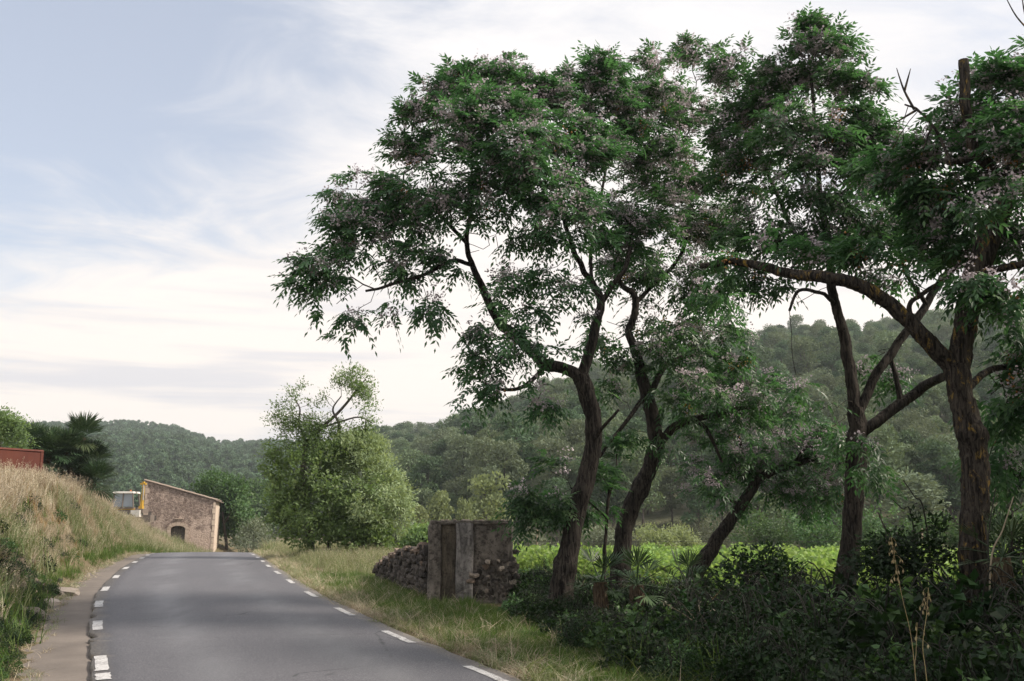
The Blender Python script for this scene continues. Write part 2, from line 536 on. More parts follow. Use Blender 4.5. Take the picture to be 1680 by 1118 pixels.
# concrete shoulder on the left
def concrete_mat():
    m = Mat('dusty_concrete')
    p = m.wpos()
    n1, n2, n3 = m.noise(p, 1.3, 5, 0.6), m.noise(p, 14.0, 5, 0.7), m.noise(p, 90.0, 2)
    col = m.mix(m.rng(n1, 0.3, 0.7), (0.125, 0.107, 0.094), (0.19, 0.163, 0.142))
    col = m.mix(m.rng(n2, 0.5, 0.75, 0, 0.6), col, (0.13, 0.105, 0.085))
    col = m.mix(m.rng(n3, 0.5, 0.8, 0, 0.4), col, (0.30, 0.27, 0.24))
    return m.done(m.bsdf(col, 0.85, m.bump(m.math('ADD', n2, m.math('MULTIPLY', n3, .3)), 0.5, 0.012), 0, 0.3))
M['concrete'] = concrete_mat()
fr2 = np.linspace(0, 1, 7)
sh_out = rxl(ry) - SHOULDER - 0.30 - 0.10 * wave(ry, ry * 0, 9, 1.6)
sh_in = rxl(ry) + 0.05
SX = sh_out[:, None] + (sh_in - sh_out)[:, None] * fr2[None]
SZ = rz(ry)[:, None] + 0.012 * (1 - fr2)[None] - 0.045
SZ[:, -1] -= 0.05
si = np.arange(SX.size).reshape(SX.shape)
sf = np.stack([si[:-1, :-1], si[:-1, 1:], si[1:, 1:], si[1:, :-1]], -1).reshape(-1, 4)
shoulder = link('pavement_shoulder', np_mesh('pavement_shoulder', np.stack([SX.ravel(), np.repeat(ry, 7), SZ.ravel()], -1), sf, M['concrete'], smooth=True))
tag(shoulder, kind='structure')

# ------------------------------------------------------------------ hills
RIDGE_R = np.array([(-600, 700), (0, 735), (430, 738), (620, 733), (700, 731), (760, 716), (800, 702), (850, 684), (900, 664), (1000, 633), (1100, 603), (1180, 588), (1260, 575), (1320, 563), (1400, 562), (1500, 552), (1600, 540), (1680, 530), (1900, 520), (2400, 560), (3000, 650)], float)
def hill_right(x, y):
    t = 840 + F_PX * x / np.maximum(y, 1)
    # ridge distance shrinks to the left where only a low spur shows
    yr = np.interp(t, [430, 620, 800, 1000, 3000], [470, 420, 330, 300, 300])
    y0 = np.interp(t, [430, 620, 800, 3000], [260, 130, 92, 74])
    py = np.interp(t, RIDGE_R[:, 0], RIDGE_R[:, 1])
    zr = EYE + (862 - py) / F_PX * yr - 2.5
    s = np.clip((y - y0) / (yr - y0), 0, 1)
    prof = s ** 0.92
    z = -2.0 + (zr + 2.0) * prof + wave(x, y, 11, 0.045) * 3.0 * s * (1 - s) * 2
    back = np.clip((y - yr) / 200, 0, 3)
    z = z - back * 22
    edge = sstep(t, 60, 640)
    return -14 + (z + 14) * edge
RIDGE_L = np.array([(-900, 700), (0, 712), (120, 712), (170, 711), (215, 709), (265, 716), (300, 722), (330, 733), (360, 742), (400, 742), (460, 740), (560, 744), (700, 760), (900, 800), (1200, 860)], float)
def hill_left(x, y):
    t = 840 + F_PX * x / np.maximum(y, 1)
    py = np.interp(t, RIDGE_L[:, 0], RIDGE_L[:, 1])
    yr, y0 = 700.0, 230.0
    zr = EYE + (862 - py) / F_PX * yr - 2
    s = np.clip((y - y0) / (yr - y0), 0, 1)
    z = -3 + (zr + 3) * s ** 0.85 + wave(x, y, 12, 0.022) * 9 * s * (1 - s)
    return z - np.clip((y - yr) / 200, 0, 3) * 25
def hill_ground_mat():
    m = Mat('scrub_covered_hillside')
    p = m.wpos()
    n1, n2 = m.noise(p, 0.05, 5, 0.6), m.noise(p, 0.5, 5, 0.7)
    col = m.mix(m.rng(n1, 0.35, 0.65), (0.07, 0.08, 0.045), (0.13, 0.125, 0.08))
    col = m.mix(m.rng(n2, 0.5, 0.75), col, (0.03, 0.045, 0.02))
    return m.done(m.bsdf(col, 0.95, m.bump(n2, 1.0, 0.8), 0, 0.1))
M['hillground'] = hill_ground_mat()
def hill_obj(name, fn, xs, ys):
    X, Y = np.meshgrid(xs, ys)
    Z = fn(X, Y)
    i = np.arange(X.size).reshape(X.shape)
    f = np.stack([i[:-1, :-1], i[:-1, 1:], i[1:, 1:], i[1:, :-1]], -1).reshape(-1, 4)
    o = link(name, np_mesh(name, np.stack([X.ravel(), Y.ravel(), Z.ravel()], -1), f, M['hillground'], smooth=True))
    return tag(o, kind='structure')
hill_obj('hill', hill_right, np.linspace(-160, 420, 110), np.linspace(70, 720, 110))
hill_obj('hill', hill_left, np.linspace(-560, 260, 90), np.linspace(220, 1100, 80))
# ------------------------------------------------------------------ vegetation helpers
def rand_dirs(n, r=rng):
    return nrm(r.normal(0, 1, (n, 3)))
def leaf_quads(c, d, nvec, L, W, fold=0.0):
    """diamond leaves: base c, direction d, side from normal; returns V, F"""
    side = nrm(np.cross(d, nvec))
    L, W = np.broadcast_to(L, (len(c),))[:, None], np.broadcast_to(W, (len(c),))[:, None]
    up = np.cross(side, d)
    mid = c + d * L * 0.42
    V = np.stack([c, mid + side * W * 0.5 + up * W * fold, c + d * L, mid - side * W * 0.5 + up * W * fold], 1).reshape(-1, 3)
    return V, np.arange(len(c) * 4).reshape(-1, 4)
def blob_points(blobs, n, Yspan=None, r=rng):
    """blobs: (px, py, rx, ry, Y, weight) in photo pixels; ellipsoids in space; points lean to the shell"""
    wts = np.array([b[2] * b[3] * (b[5] if len(b) > 5 else 1.0) for b in blobs])
    cnt = r.multinomial(n, wts / wts.sum())
    out = []
    for b, k in zip(blobs, cnt):
        if k == 0:
            continue
        c = P(b[0], b[1], b[4])
        s = MPP(b[4])
        rr = np.array([b[2] * s, 0.85 * (b[2] + b[3]) / 2 * s, b[3] * s])
        p = rand_dirs(k, r) * (r.random((k, 1)) ** 0.42)
        out.append(c + p * rr)
    return np.vstack(out)

def catmull(pts, per):
    pts = np.asarray(pts, float)
    q = np.vstack([2 * pts[0] - pts[1], pts, 2 * pts[-1] - pts[-2]])
    out = []
    for i in range(1, len(q) - 2):
        t = np.linspace(0, 1, per, endpoint=False)[:, None]
        p0, p1, p2, p3 = q[i - 1], q[i], q[i + 1], q[i + 2]
        out.append(0.5 * (2 * p1 + (p2 - p0) * t + (2 * p0 - 5 * p1 + 4 * p2 - p3) * t ** 2 + (3 * p1 - p0 - 3 * p2 + p3) * t ** 3))
    return np.vstack(out + [pts[-1:]])

def colonize(seeds, att, step=0.22, kill=0.30, infl=4.0, iters=90, jitter=0.28, grav=-0.03, r=rng):
    """space colonisation: returns nodes, parent index (-1 for seeds), tips (attractor, node)"""
    nodes = [np.array(p) for p in seeds]
    par = [-1] * len(nodes)
    A = np.asarray(att, float)
    alive = np.ones(len(A), bool)
    S0 = np.array(nodes)
    d = np.linalg.norm(A[:, None] - S0[None], axis=2)
    near, nd = d.argmin(1), d.min(1)
    tips = []
    for it in range(iters):
        hit = alive & (nd < kill)
        for i in np.where(hit)[0]:
            tips.append((i, near[i]))
        alive &= ~hit
        act = np.where(alive & (nd < infl))[0]
        if len(act) == 0:
            break
        ids = np.unique(near[act])
        start = len(nodes)
        for k in ids:
            a = act[near[act] == k]
            p = nodes[k]
            v = nrm(A[a] - p).mean(0)
            if np.linalg.norm(v) < 0.15:
                v = A[a[0]] - p
            v = nrm(v)
            v = nrm(v + r.normal(0, jitter, 3) + np.array([0, 0, grav]))
            nodes.append(p + v * step)
            par.append(int(k))
        newp = np.array(nodes[start:])
        dd = np.linalg.norm(A[:, None] - newp[None], axis=2)
        j = dd.argmin(1)
        m = dd[np.arange(len(A)), j]
        up = m < nd
        near[up], nd[up] = start + j[up], m[up]
    return np.array(nodes), np.array(par), tips

def branch_tubes(mb, nodes, par, tip_r=0.006, p=2.3, rmax=0.06, sides=5, m=0):
    n = len(nodes)
    kids = [[] for _ in range(n)]
    for i in range(n):
        if par[i] >= 0:
            kids[par[i]].append(i)
    rad = np.zeros(n)
    for i in range(n - 1, -1, -1):
        rad[i] = tip_r if not kids[i] else min(rmax, sum(rad[k] ** p for k in kids[i]) ** (1 / p))
    for i in range(n):
        starts = []
        if par[i] == -1:
            starts = kids[i]
        elif len(kids[i]) > 1:
            big = max(kids[i], key=lambda k: rad[k])
            starts = [k for k in kids[i] if k != big]
        for k in starts:
            chain, rr = [nodes[i]], [rad[k]]
            c = k
            while True:
                chain.append(nodes[c]); rr.append(rad[c])
                if not kids[c]:
                    break
                c = max(kids[c], key=lambda q: rad[q])
            mb.tube(np.array(chain), np.array(rr), sides, m, cap=False)
    return mb

def compound_leaves(base, d0, L, pairs=5, ll=0.085, lw=0.030, r=rng):
    """drooping pinnate leaves; vectorised; returns V, F, rnd"""
    n = len(base)
    down = np.array([0, 0, -1.0])
    droop = r.uniform(0.15, 0.65, (n, 1))
    Vs, rs = [], []
    side0 = nrm(np.cross(d0, np.array([0, 0, 1.0])) + 1e-6)
    roll = r.normal(0, 0.5, (n, 1))
    side0 = nrm(side0 + roll * np.cross(side0, d0))
    tone = r.random(n)
    for k in range(pairs + 1):
        t = 0.28 + 0.72 * k / pairs
        pos = base + d0 * (t * L)[:, None] + down * (t * t * L)[:, None] * droop
        tan = nrm(d0 + 2 * t * droop * down)
        for sg in ((-1, 1) if k < pairs else (0,)):
            if sg == 0:
                ld = tan
            else:
                ld = nrm(tan * 0.85 + side0 * sg * 0.85 + down * 0.25 + r.normal(0, 0.10, (n, 3)))
            sc_ = r.uniform(0.75, 1.15, n) * (1.0 - 0.25 * abs(t - 0.6))
            nv = nrm(np.cross(side0, tan) + r.normal(0, 0.3, (n, 3)))
            V, F = leaf_quads(pos, ld, nv, ll * sc_, lw * sc_, 0.12)
            Vs.append(V); rs.append(np.clip(tone * 0.8 + r.random(n) * 0.25, 0, 1))
    V = np.vstack(Vs)
    return V, np.arange(len(V)).reshape(-1, 4), np.concatenate(rs)

def cluster_leaves(cent, per, spread, L, W, r=rng, droop=0.0, outdir=None):
    n = len(cent) * per
    c = np.repeat(cent, per, 0) + r.normal(0, spread, (n, 3)) * np.array([1, 1, 0.8])
    d = rand_dirs(n, r)
    if outdir is not None:
        d = nrm(d + np.repeat(outdir, per, 0) * 0.8)
    d = nrm(d + np.array([0, 0, -droop]))
    nv = rand_dirs(n, r) + np.array([0, 0, 0.8])
    if outdir is not None:
        nv = nv * 0.7 + np.repeat(outdir, per, 0)
    nv = nrm(nv)
    s = r.uniform(0.7, 1.25, n)
    V, F = leaf_quads(c, d, nv, L * s, W * s, 0.1)
    tone = np.repeat(r.random(len(cent)), per) * 0.6 + r.random(n) * 0.4
    return V, F, tone

M['leaf_melia'] = leaf_mat('chinaberry_leaf', (0.047, 0.115, 0.048), (0.13, 0.235, 0.085), 0.40, 0.42, 0.45, (0.11, 0.30, 0.07), 0.38)
M['bark_melia'] = bark_mat('fissured_brown_bark', (0.012, 0.010, 0.009), (0.078, 0.066, 0.056), (0.24, 0.17, 0.04), -0.04)
M['bark_lichen'] = bark_mat('fissured_bark_with_orange_lichen', (0.012, 0.010, 0.009), (0.082, 0.069, 0.058), (0.28, 0.18, 0.04), 0.105)
M['blossom'] = leaf_mat('lilac_blossom', (0.56, 0.49, 0.53), (0.74, 0.68, 0.70), 0.3, 0.8, 0.1, (0.6, 0.5, 0.55), 0.7)
M['berry'] = leaf_mat('dry_yellow_berry', (0.40, 0.20, 0.045), (0.55, 0.32, 0.09), 0.0, 0.5, 0.4)

OCT = np.array([[1, 0, 0], [0, 1, 0], [-1, 0, 0], [0, -1, 0], [0, 0, 1], [0, 0, -1]], float)
OCTF = np.array([[0, 1, 4], [1, 2, 4], [2, 3, 4], [3, 0, 4], [1, 0, 5], [2, 1, 5], [3, 2, 5], [0, 3, 5]])
def berries(cent, per, spread, rad, r=rng):
    n = len(cent) * per
    c = np.repeat(cent, per, 0) + r.normal(0, spread, (n, 3))
    V = (c[:, None] + OCT[None] * rad * r.uniform(0.8, 1.2, (n, 1, 1))).reshape(-1, 3)
    F = (np.arange(n)[:, None, None] * 6 + OCTF[None]).reshape(-1, 3)
    return V, F, np.repeat(r.random(n), 8)

def melia(label, limbs, blobs, ntips, Y, bark='bark_melia', leaves=6, flower=0.42, berry=0.05, seed=1, seed_from=1, dead=None, cat='tree', name='chinaberry_tree', group='chinaberry trees along the road', leaf_scale=1.0):
    """limbs: list of [(px, py, r_px[, Y])...]; the first is the trunk"""
    r = np.random.default_rng(seed)
    base = P(limbs[0][0][0], limbs[0][0][1], Y)
    gz = float(H(base[0], base[1]))
    root = empty(name, (base[0], base[1], gz), label, cat, group)
    seeds = []
    for li, lb in enumerate(limbs):
        pts = np.array([P(q[0], q[1], q[3] if len(q) > 3 else Y) for q in lb])
        rad = np.array([q[2] * (.70 if li == 0 else .70) * MPP(q[3] if len(q) > 3 else Y) for q in lb])
        if li == 0:
            pts = np.vstack([[pts[0][0] - 0.03, pts[0][1], gz - 0.15], pts])
            rad = np.concatenate([[rad[0] * 1.35], rad])
        per = 10
        pp = catmull(pts, per)
        rr = np.interp(np.linspace(0, 1, len(pp)), np.linspace(0, 1, len(rad)), rad)
        kk = np.arange(len(pp))
        pp = pp + np.stack([np.interp(kk, kk[::4], r.normal(0, .007, len(kk[::4]))) for _ in range(3)], -1) * np.minimum(kk / 6., 1)[:, None]
        if li == 0:
            for _ in range(2):
                k = r.integers(per, len(pp) - 5)
                rr = rr * (1 + 0.16 * np.exp(-((np.arange(len(pp)) - k) / 2.5) ** 2))   # knots
        b = MB().tube(pp, rr, 18 if li == 0 else 10, 0, True, True, 0.06 if li == 0 else 0.05)
        part('trunk' if li == 0 else 'limb', b, [M[bark]], root)
        if li >= seed_from:
            k0 = len(pp) // 3 if li > 0 else len(pp) * 3 // 4
            ss = pp[k0::4]
            seeds.append(ss)
        else:
            seeds.append(pp[-4:])
    seeds = np.vstack(seeds)
    att = blob_points(blobs, int(ntips * 1.20), r=r)
    g_ = wave(att[:, 0] * .8 + att[:, 2] * 1.5, att[:, 1] * .8 - att[:, 2] * 1.3, seed + 50, 5.0) + r.normal(0, .10, len(att))
    att = att[g_ > np.quantile(g_, .33)]
    nodes, par, tips = colonize(seeds, att, r=r)
    b = branch_tubes(MB(), nodes, par, 0.0055, 2.25, 0.055)
    part('branches', b, [M[bark]], root, kind='stuff')
    ti = np.array([i for i, _ in tips]); tn = np.array([k for _, k in tips])
    pos = att[ti]
    pd = nodes[tn] - nodes[np.maximum(par[tn], 0)]
    cen = att.mean(0)
    out = nrm(nrm(pos - cen) * 0.6 + nrm(pd + 1e-6) * 0.5)
    # some twigs stay bare, mostly low in the crown
    leafed = r.random(len(pos)) > np.where(pos[:, 2] < cen[2] - .7, .34, .06)
    pos, out = pos[leafed], out[leafed]
    # leaf rosettes
    per = leaves
    bp = np.repeat(pos, per, 0)
    dd = nrm(np.repeat(out, per, 0) * 0.55 + rand_dirs(len(bp), r) * np.array([1, 1, 0.38]) + np.array([0, 0, 0.14]))
    L = r.uniform(0.26, 0.42, len(bp)) * leaf_scale
    V, F, tn_ = compound_leaves(bp, dd, L, 4, 0.128 * leaf_scale, 0.047 * leaf_scale, r)
    part('crown', MB().add(V, F, 0, tn_), [M['leaf_melia']], root, kind='stuff')
    if flower > 0:
        h = np.clip(0.5 + (pos[:, 2] - cen[2]) * 0.12, 0.25, 1.0)
        fl = (pos + out * 0.03)[r.random(len(pos)) < flower * h * 2.0]
        sub_ = np.repeat(fl, 11, 0) + r.normal(0, 0.085, (len(fl) * 11, 3))
        V, F, t = cluster_leaves(sub_, 9, 0.036, 0.042, 0.034, r)
        part('blossom', MB().add(V, F, 0, t), [M['blossom']], root, kind='stuff')
    if berry > 0:
        be = pos[r.random(len(pos)) < berry] + np.array([0, 0, -0.08])
        if len(be):
            V, F, t = berries(be, 16, 0.07, 0.016, r)
            part('berries', MB().add(V, F, 0, t), [M['berry']], root, kind='stuff')
    if dead:
        for tw in dead:
            pts = np.array([P(q[0], q[1], Y) for q in tw])
            b = MB().tube(catmull(pts, 4), np.linspace(0.018, 0.005, (len(pts) - 1) * 4 + 1), 5, 0)
            part('dead_twig', b, [M[bark]], root)
    return root

# ------------------------------------------------------------------ the five chinaberry trees
YA = 16.5
melia('leftmost big chinaberry with lilac blossom, its limb arching left towards the road',
      [[(922, 962, 27), (930, 920, 24), (942, 860, 21), (957, 800, 20.5), (972, 740, 20), (973, 690, 19.5), (962, 645, 20), (952, 615, 20)],
       [(955, 622, 15), (925, 604, 14), (896, 599, 14), (873, 577, 13), (845, 552, 13), (820, 530, 12), (803, 498, 10), (788, 465, 9), (774, 435, 7), (766, 395, 6, 16.2), (772, 350, 5, 16)],
       [(953, 622, 14), (968, 575, 12.5), (978, 532, 12), (986, 498, 10), (975, 470, 8.5), (955, 440, 7, 16.3), (938, 405, 6, 16), (926, 360, 5, 15.8), (912, 290, 4, 15.6)],
       [(985, 500, 7), (1003, 470, 6.5), (1025, 442, 6), (1036, 395, 5, 17), (1046, 340, 4, 17.3)],
       [(774, 435, 5.5), (742, 428, 5, 16.2), (705, 447, 4.5, 15.9), (650, 465, 4, 15.7), (600, 478, 3, 15.5)],
       [(768, 402, 5, 16.2), (715, 345, 4.5, 16.6), (655, 300, 3.5, 16.9)],
       [(896, 600, 6), (865, 630, 5, 16.2), (830, 640, 4, 15.9), (795, 630, 3, 15.6)],
       [(975, 470, 5), (968, 430, 4.5, 17), (985, 330, 3.5, 17.6), (1000, 240, 3, 18)],
       [(970, 730, 5), (990, 700, 4, 16.2), (1015, 672, 3, 16)]],
      [(525, 450, 52, 48, 15.6, .9), (570, 395, 65, 60, 15.8), (600, 320, 62, 52, 16.2), (600, 480, 72, 52, 15.6, .8), (560, 530, 40, 28, 15.6, .6), (655, 265, 42, 50, 16.6),
       (705, 205, 52, 55, 16.8), (670, 350, 85, 65, 16.2), (745, 150, 62, 45, 16.8), (815, 135, 55, 40, 16.6), (800, 200, 85, 65, 15.6), (760, 290, 90, 70, 15.6),
       (690, 430, 75, 50, 16), (880, 165, 60, 45, 16.6), (955, 145, 62, 50, 17), (990, 115, 34, 28, 17), (860, 270, 80, 70, 15.2), (950, 250, 80, 75, 16.2), (1010, 210, 60, 70, 17.4),
       (830, 370, 90, 50, 15.8, .7), (930, 360, 80, 60, 15.2, .8), (700, 510, 50, 28, 15.8, .45), (850, 470, 85, 65, 15.6, .6), (795, 570, 55, 55, 16, .55), (800, 640, 50, 30, 15.6, .6),
       (870, 550, 65, 55, 15.3, .55), (930, 480, 60, 60, 15.6, .6), (880, 650, 35, 28, 15.6, .5), (1000, 380, 70, 60, 17, .6)],
      1500, YA, seed=11, flower=.5)
YB = 18.0
melia('slender chinaberry with a crooked trunk just right of the leftmost tree',
      [[(1012, 965, 23), (1020, 915, 20), (1026, 865, 20), (1040, 822, 20), (1062, 780, 18), (1074, 735, 18), (1072, 692, 17), (1060, 645, 15), (1050, 608, 13)],
       [(1052, 612, 12), (1042, 575, 11), (1031, 545, 9), (1042, 515, 9), (1040, 485, 8), (1022, 470, 6), (1010, 440, 5), (1020, 380, 4)],
       [(1074, 738, 12), (1100, 706, 10), (1130, 690, 9), (1168, 682, 8), (1200, 672, 6), (1235, 668, 4)],
       [(1066, 650, 8), (1085, 610, 7, 18.3), (1110, 590, 6, 18.6), (1150, 582, 5, 18.8), (1190, 590, 3, 19)],
       [(1040, 500, 6), (1070, 470, 5, 18.6), (1110, 430, 4.5, 19), (1130, 370, 4, 19.2), (1128, 290, 3, 19.3)],
       [(1130, 690, 6), (1155, 700, 5), (1172, 730, 4), (1185, 760, 3)],
       [(1060, 645, 6), (1035, 680, 5, 17.6), (1005, 720, 4, 17.3), (985, 750, 3, 17.2)]],
      [(1075, 160, 62, 48, 18), (1075, 110, 35, 25, 18), (1060, 250, 75, 65, 18.6), (1135, 190, 58, 62, 19), (1140, 100, 45, 30, 19), (1125, 290, 75, 62, 18.2), (1060, 350, 75, 55, 17.4, .8), (1150, 380, 75, 55, 19),
       (1060, 450, 80, 55, 18.4, .7), (1150, 470, 75, 45, 18.4, .8), (1110, 530, 90, 45, 18, .7), (1190, 525, 60, 40, 19, .8), (1080, 590, 80, 40, 18, .5), (1180, 590, 60, 35, 18.6, .6),
       (1000, 560, 50, 50, 18, .4), (1130, 650, 60, 40, 17.6, .45), (1215, 660, 50, 38, 18, .7), (1110, 720, 40, 25, 17.6, .4), (1030, 700, 40, 25, 17.5, .35), (985, 640, 40, 40, 17.6, .35)],
      850, YB, seed=12, flower=.5)
YC = 20.0
melia('small chinaberry whose thin trunk leans hard to the right over the vines',
      [[(1142, 945, 18), (1160, 912, 16), (1180, 880, 15), (1205, 846, 13), (1228, 812, 12), (1246, 786, 11), (1275, 772, 9)],
       [(1270, 773, 9), (1305, 762, 8), (1335, 755, 6), (1365, 775, 4)],
       [(1240, 795, 5), (1228, 765, 4), (1215, 730, 3.5), (1210, 690, 3)],
       [(1215, 828, 4), (1190, 818, 3), (1160, 812, 2)],
       [(1300, 764, 5), (1325, 735, 4, 19.6), (1350, 745, 3, 19.4), (1385, 765, 2, 19.3)]],
      [(1170, 690, 55, 40, 19.5, .7), (1220, 640, 60, 35, 20, 1), (1265, 670, 50, 40, 20.3, .9), (1190, 750, 75, 45, 20), (1275, 730, 70, 45, 20, .9), (1330, 720, 60, 40, 20.4, .8), (1140, 800, 55, 25, 19.6, .7),
       (1200, 820, 50, 25, 20.3, .5), (1320, 810, 60, 45, 20, .8), (1370, 770, 50, 50, 19.5, .6), (1270, 800, 40, 30, 20, .5)],
      350, YC, seed=13, flower=.7, berry=.02)
YD = 15.5
melia('tallest chinaberry with a forked dark trunk, right of the leaning tree',
      [[(1388, 965, 26), (1394, 905, 23), (1399, 840, 22), (1403, 770, 21), (1406, 710, 21), (1404, 670, 20)],
       [(1404, 680, 15), (1398, 630, 14), (1390, 585, 14), (1384, 545, 12.5), (1372, 505, 11), (1364, 465, 10.5), (1360, 420, 9), (1350, 350, 7), (1342, 280, 6), (1336, 190, 4.5), (1328, 90, 3)],
       [(1408, 678, 12), (1438, 615, 11), (1475, 562, 10), (1510, 515, 9.5), (1538, 470, 9), (1568, 435, 7.5), (1605, 390, 6)],
       [(1412, 712, 13), (1445, 688, 13), (1480, 662, 12.5), (1512, 636, 12), (1548, 618, 10, 14.5)],
       [(1478, 660, 7), (1470, 620, 6), (1462, 590, 5), (1470, 560, 3.5)],
       [(1360, 430, 7), (1310, 395, 6, 15.8), (1280, 330, 5, 16.2), (1250, 260, 4, 16.5), (1235, 200, 3, 16.7)],
       [(1350, 350, 5), (1400, 300, 4.5, 15), (1440, 240, 3.5, 14.7)],
       [(1372, 500, 5.5), (1345, 480, 4.5, 15.1), (1310, 478, 4, 14.9), (1295, 510, 3, 14.8)],
       [(1520, 500, 6), (1500, 470, 5, 15.2), (1480, 430, 4, 15), (1470, 380, 3, 14.9)]],
      [(1325, 45, 38, 30, 15.5), (1345, 90, 60, 42, 15.5), (1300, 130, 55, 45, 15.8), (1385, 145, 55, 45, 15.2), (1245, 165, 52, 55, 16.4), (1195, 115, 42, 40, 16.6, .9), (1320, 215, 80, 60, 14.8), (1410, 230, 60, 60, 15.2),
       (1235, 270, 75, 60, 16.2), (1440, 290, 60, 50, 15.6, .8), (1340, 310, 90, 60, 14.8, .9), (1240, 370, 70, 50, 15.6, .8), (1330, 395, 90, 45, 15.4, .8), (1420, 370, 80, 50, 14.8, .8), (1490, 350, 60, 50, 15.4, .8),
       (1240, 450, 60, 40, 15.8, .6), (1470, 450, 50, 30, 15.5, .45), (1440, 600, 45, 40, 16, .3), (1330, 650, 45, 30, 14.8, .3), (1430, 765, 50, 25, 14.6, .5), (1390, 715, 40, 28, 14.7, .3), (1205, 210, 40, 50, 16.4, .8), (1480, 250, 45, 45, 15.2, .8)],
      980, YD, seed=14, flower=.40)
YE = 12.0
melia('thick-trunked chinaberry at the right edge, bark streaked with orange lichen',
      [[(1606, 985, 38), (1597, 930, 31), (1596, 870, 30), (1600, 800, 31), (1598, 740, 31), (1586, 690, 30), (1574, 645, 28), (1570, 600, 31)],
       [(1572, 612, 23), (1540, 580, 21), (1508, 545, 19), (1472, 508, 18), (1440, 486, 17), (1400, 464, 16), (1352, 455, 15), (1305, 451, 13, 12.4), (1260, 440, 11, 12.8), (1205, 430, 9, 13.2), (1150, 436, 7, 13.5)],
       [(1570, 612, 27), (1580, 560, 26), (1590, 500, 27), (1604, 440, 28), (1626, 380, 28), (1652, 315, 27), (1680, 250, 24), (1712, 180, 20), (1740, 90, 15)],
       [(1655, 318, 16), (1628, 280, 15, 11.8), (1600, 250, 14, 11.7), (1588, 205, 13.5, 11.7), (1583, 150, 13, 11.7), (1582, 98, 12.5, 11.7)],
       [(1602, 255, 10, 11.7), (1578, 264, 8, 11.5), (1555, 268, 6, 11.4)],
       [(1600, 450, 10), (1640, 440, 9, 11.6), (1690, 430, 8, 11.2), (1740, 400, 6, 11)],
       [(1585, 640, 9), (1620, 610, 8, 12.4), (1660, 600, 7, 12.8), (1710, 580, 5, 13)],
       [(1560, 268, 5, 11.4), (1548, 240, 4), (1530, 205, 3.5), (1505, 180, 3), (1485, 172, 2)],
       [(1500, 540, 7), (1492, 500, 6), (1520, 478, 5.5), (1550, 460, 5), (1575, 430, 4)]],
      [(1650, 130, 40, 38, 11.8), (1700, 120, 45, 45, 12), (1545, 145, 28, 30, 11.6, .6), (1570, 190, 26, 34, 12.3, .6), (1600, 225, 40, 40, 12.5, .8), (1650, 220, 55, 60, 11.4), (1700, 230, 60, 60, 12), (1600, 320, 55, 45, 12.6, .8), (1530, 320, 60, 50, 12.6, .9), (1560, 400, 60, 40, 12.6, .7),
       (1470, 270, 45, 40, 12.6, .6), (1650, 380, 50, 50, 12.8, .7), (1600, 470, 40, 30, 11.3, .5), (1640, 480, 50, 40, 11.2, .8), (1670, 560, 45, 45, 12.6, .6), (1640, 680, 40, 45, 12.8, .6), (1520, 420, 50, 35, 12, .5), (1690, 640, 45, 60, 12.4, .6),
       (1230, 415, 60, 30, 13, .6), (1330, 420, 60, 25, 12.4, .4), (1190, 470, 50, 30, 13.4, .5), (1440, 420, 60, 35, 12.2, .5), (1760, 300, 80, 120, 12), (1520, 260, 40, 40, 12.4, .7), (1600, 150, 30, 40, 12.4, .6), (1640, 760, 40, 40, 12.9, .6), (1620, 320, 60, 50, 11.2, .7)],
      900, YE, bark='bark_lichen', seed=15, flower=.34,
      dead=[[(1500, 180), (1484, 150), (1476, 128), (1471, 112)], [(1484, 150), (1490, 128), (1494, 113)], [(1530, 205), (1520, 230), (1512, 255)], [(1505, 180), (1480, 195), (1465, 205)], [(1740, 130), (1700, 65), (1668, 28), (1648, -8)], [(1694, 58), (1682, 25), (1676, -8)]])

# unseen chinaberries: row neighbours right of the view, plus trees added only for shade
def row_tree(x, y, hgt, R, seed, label):
    r = np.random.default_rng(seed)
    gz = float(H(x, y))
    root = empty('chinaberry_tree', (x, y, gz), label, 'tree', 'chinaberry trees along the road')
    tp = np.array([[x, y, gz - 0.1], [x + .1, y, gz + 1.2], [x - .1, y + .1, gz + 2.4]])
    part('trunk', MB().tube(catmull(tp, 8), np.linspace(.26, .18, 17), 12, 0, True, True, .04), [M['bark_melia']], root)
    seeds = [tp[-1]]
    for k in range(5):
        a = k * 1.256 + r.uniform(0, .6)
        e = np.array([x + math.cos(a) * R * .55, y + math.sin(a) * R * .55, gz + hgt * r.uniform(.55, .8)])
        q = catmull(np.array([tp[-1], (tp[-1] + e) / 2 + r.normal(0, .2, 3), e]), 8)
        part('limb', MB().tube(q, np.linspace(.12, .05, len(q)), 8), [M['bark_melia']], root)
        seeds.extend(list(q[4::2]))
    n = 760
    p = rand_dirs(n, r) * r.random((n, 1)) ** .45 * np.array([R, R, hgt * .30]) + np.array([x, y, gz + hgt * .70])
    nodes, par, tips = colonize(np.array(seeds), p, r=r, step=.28, kill=.36)
    part('branches', branch_tubes(MB(), nodes, par), [M['bark_melia']], root, kind='stuff')
    pos = p[[i for i, _ in tips]]
    bp = np.repeat(pos, 6, 0)
    V, F, t = compound_leaves(bp, nrm(rand_dirs(len(bp), r) * np.array([1, 1, .55]) + np.array([0, 0, .1])), r.uniform(.28, .45, len(bp)), 5, .10, .037, r)
    part('crown', MB().add(V, F, 0, t), [M['leaf_melia']], root, kind='stuff')
    return root
row_tree(8.6, 7.2, 8.0, 3.4, 31, 'chinaberry of the roadside row beyond the right edge of the view')
row_tree(12.8, 16.0, 9.0, 3.4, 34, 'tall unseen chinaberry added right of the view to shade the right-hand trunks')  # added out of view so its crown shades the right-hand trunks
row_tree(7.2, -5.0, 9.0, 3.8, 35, 'unseen chinaberry added behind the viewer, to the right, to block sky light')  # this and the next two are added to block sky light from behind
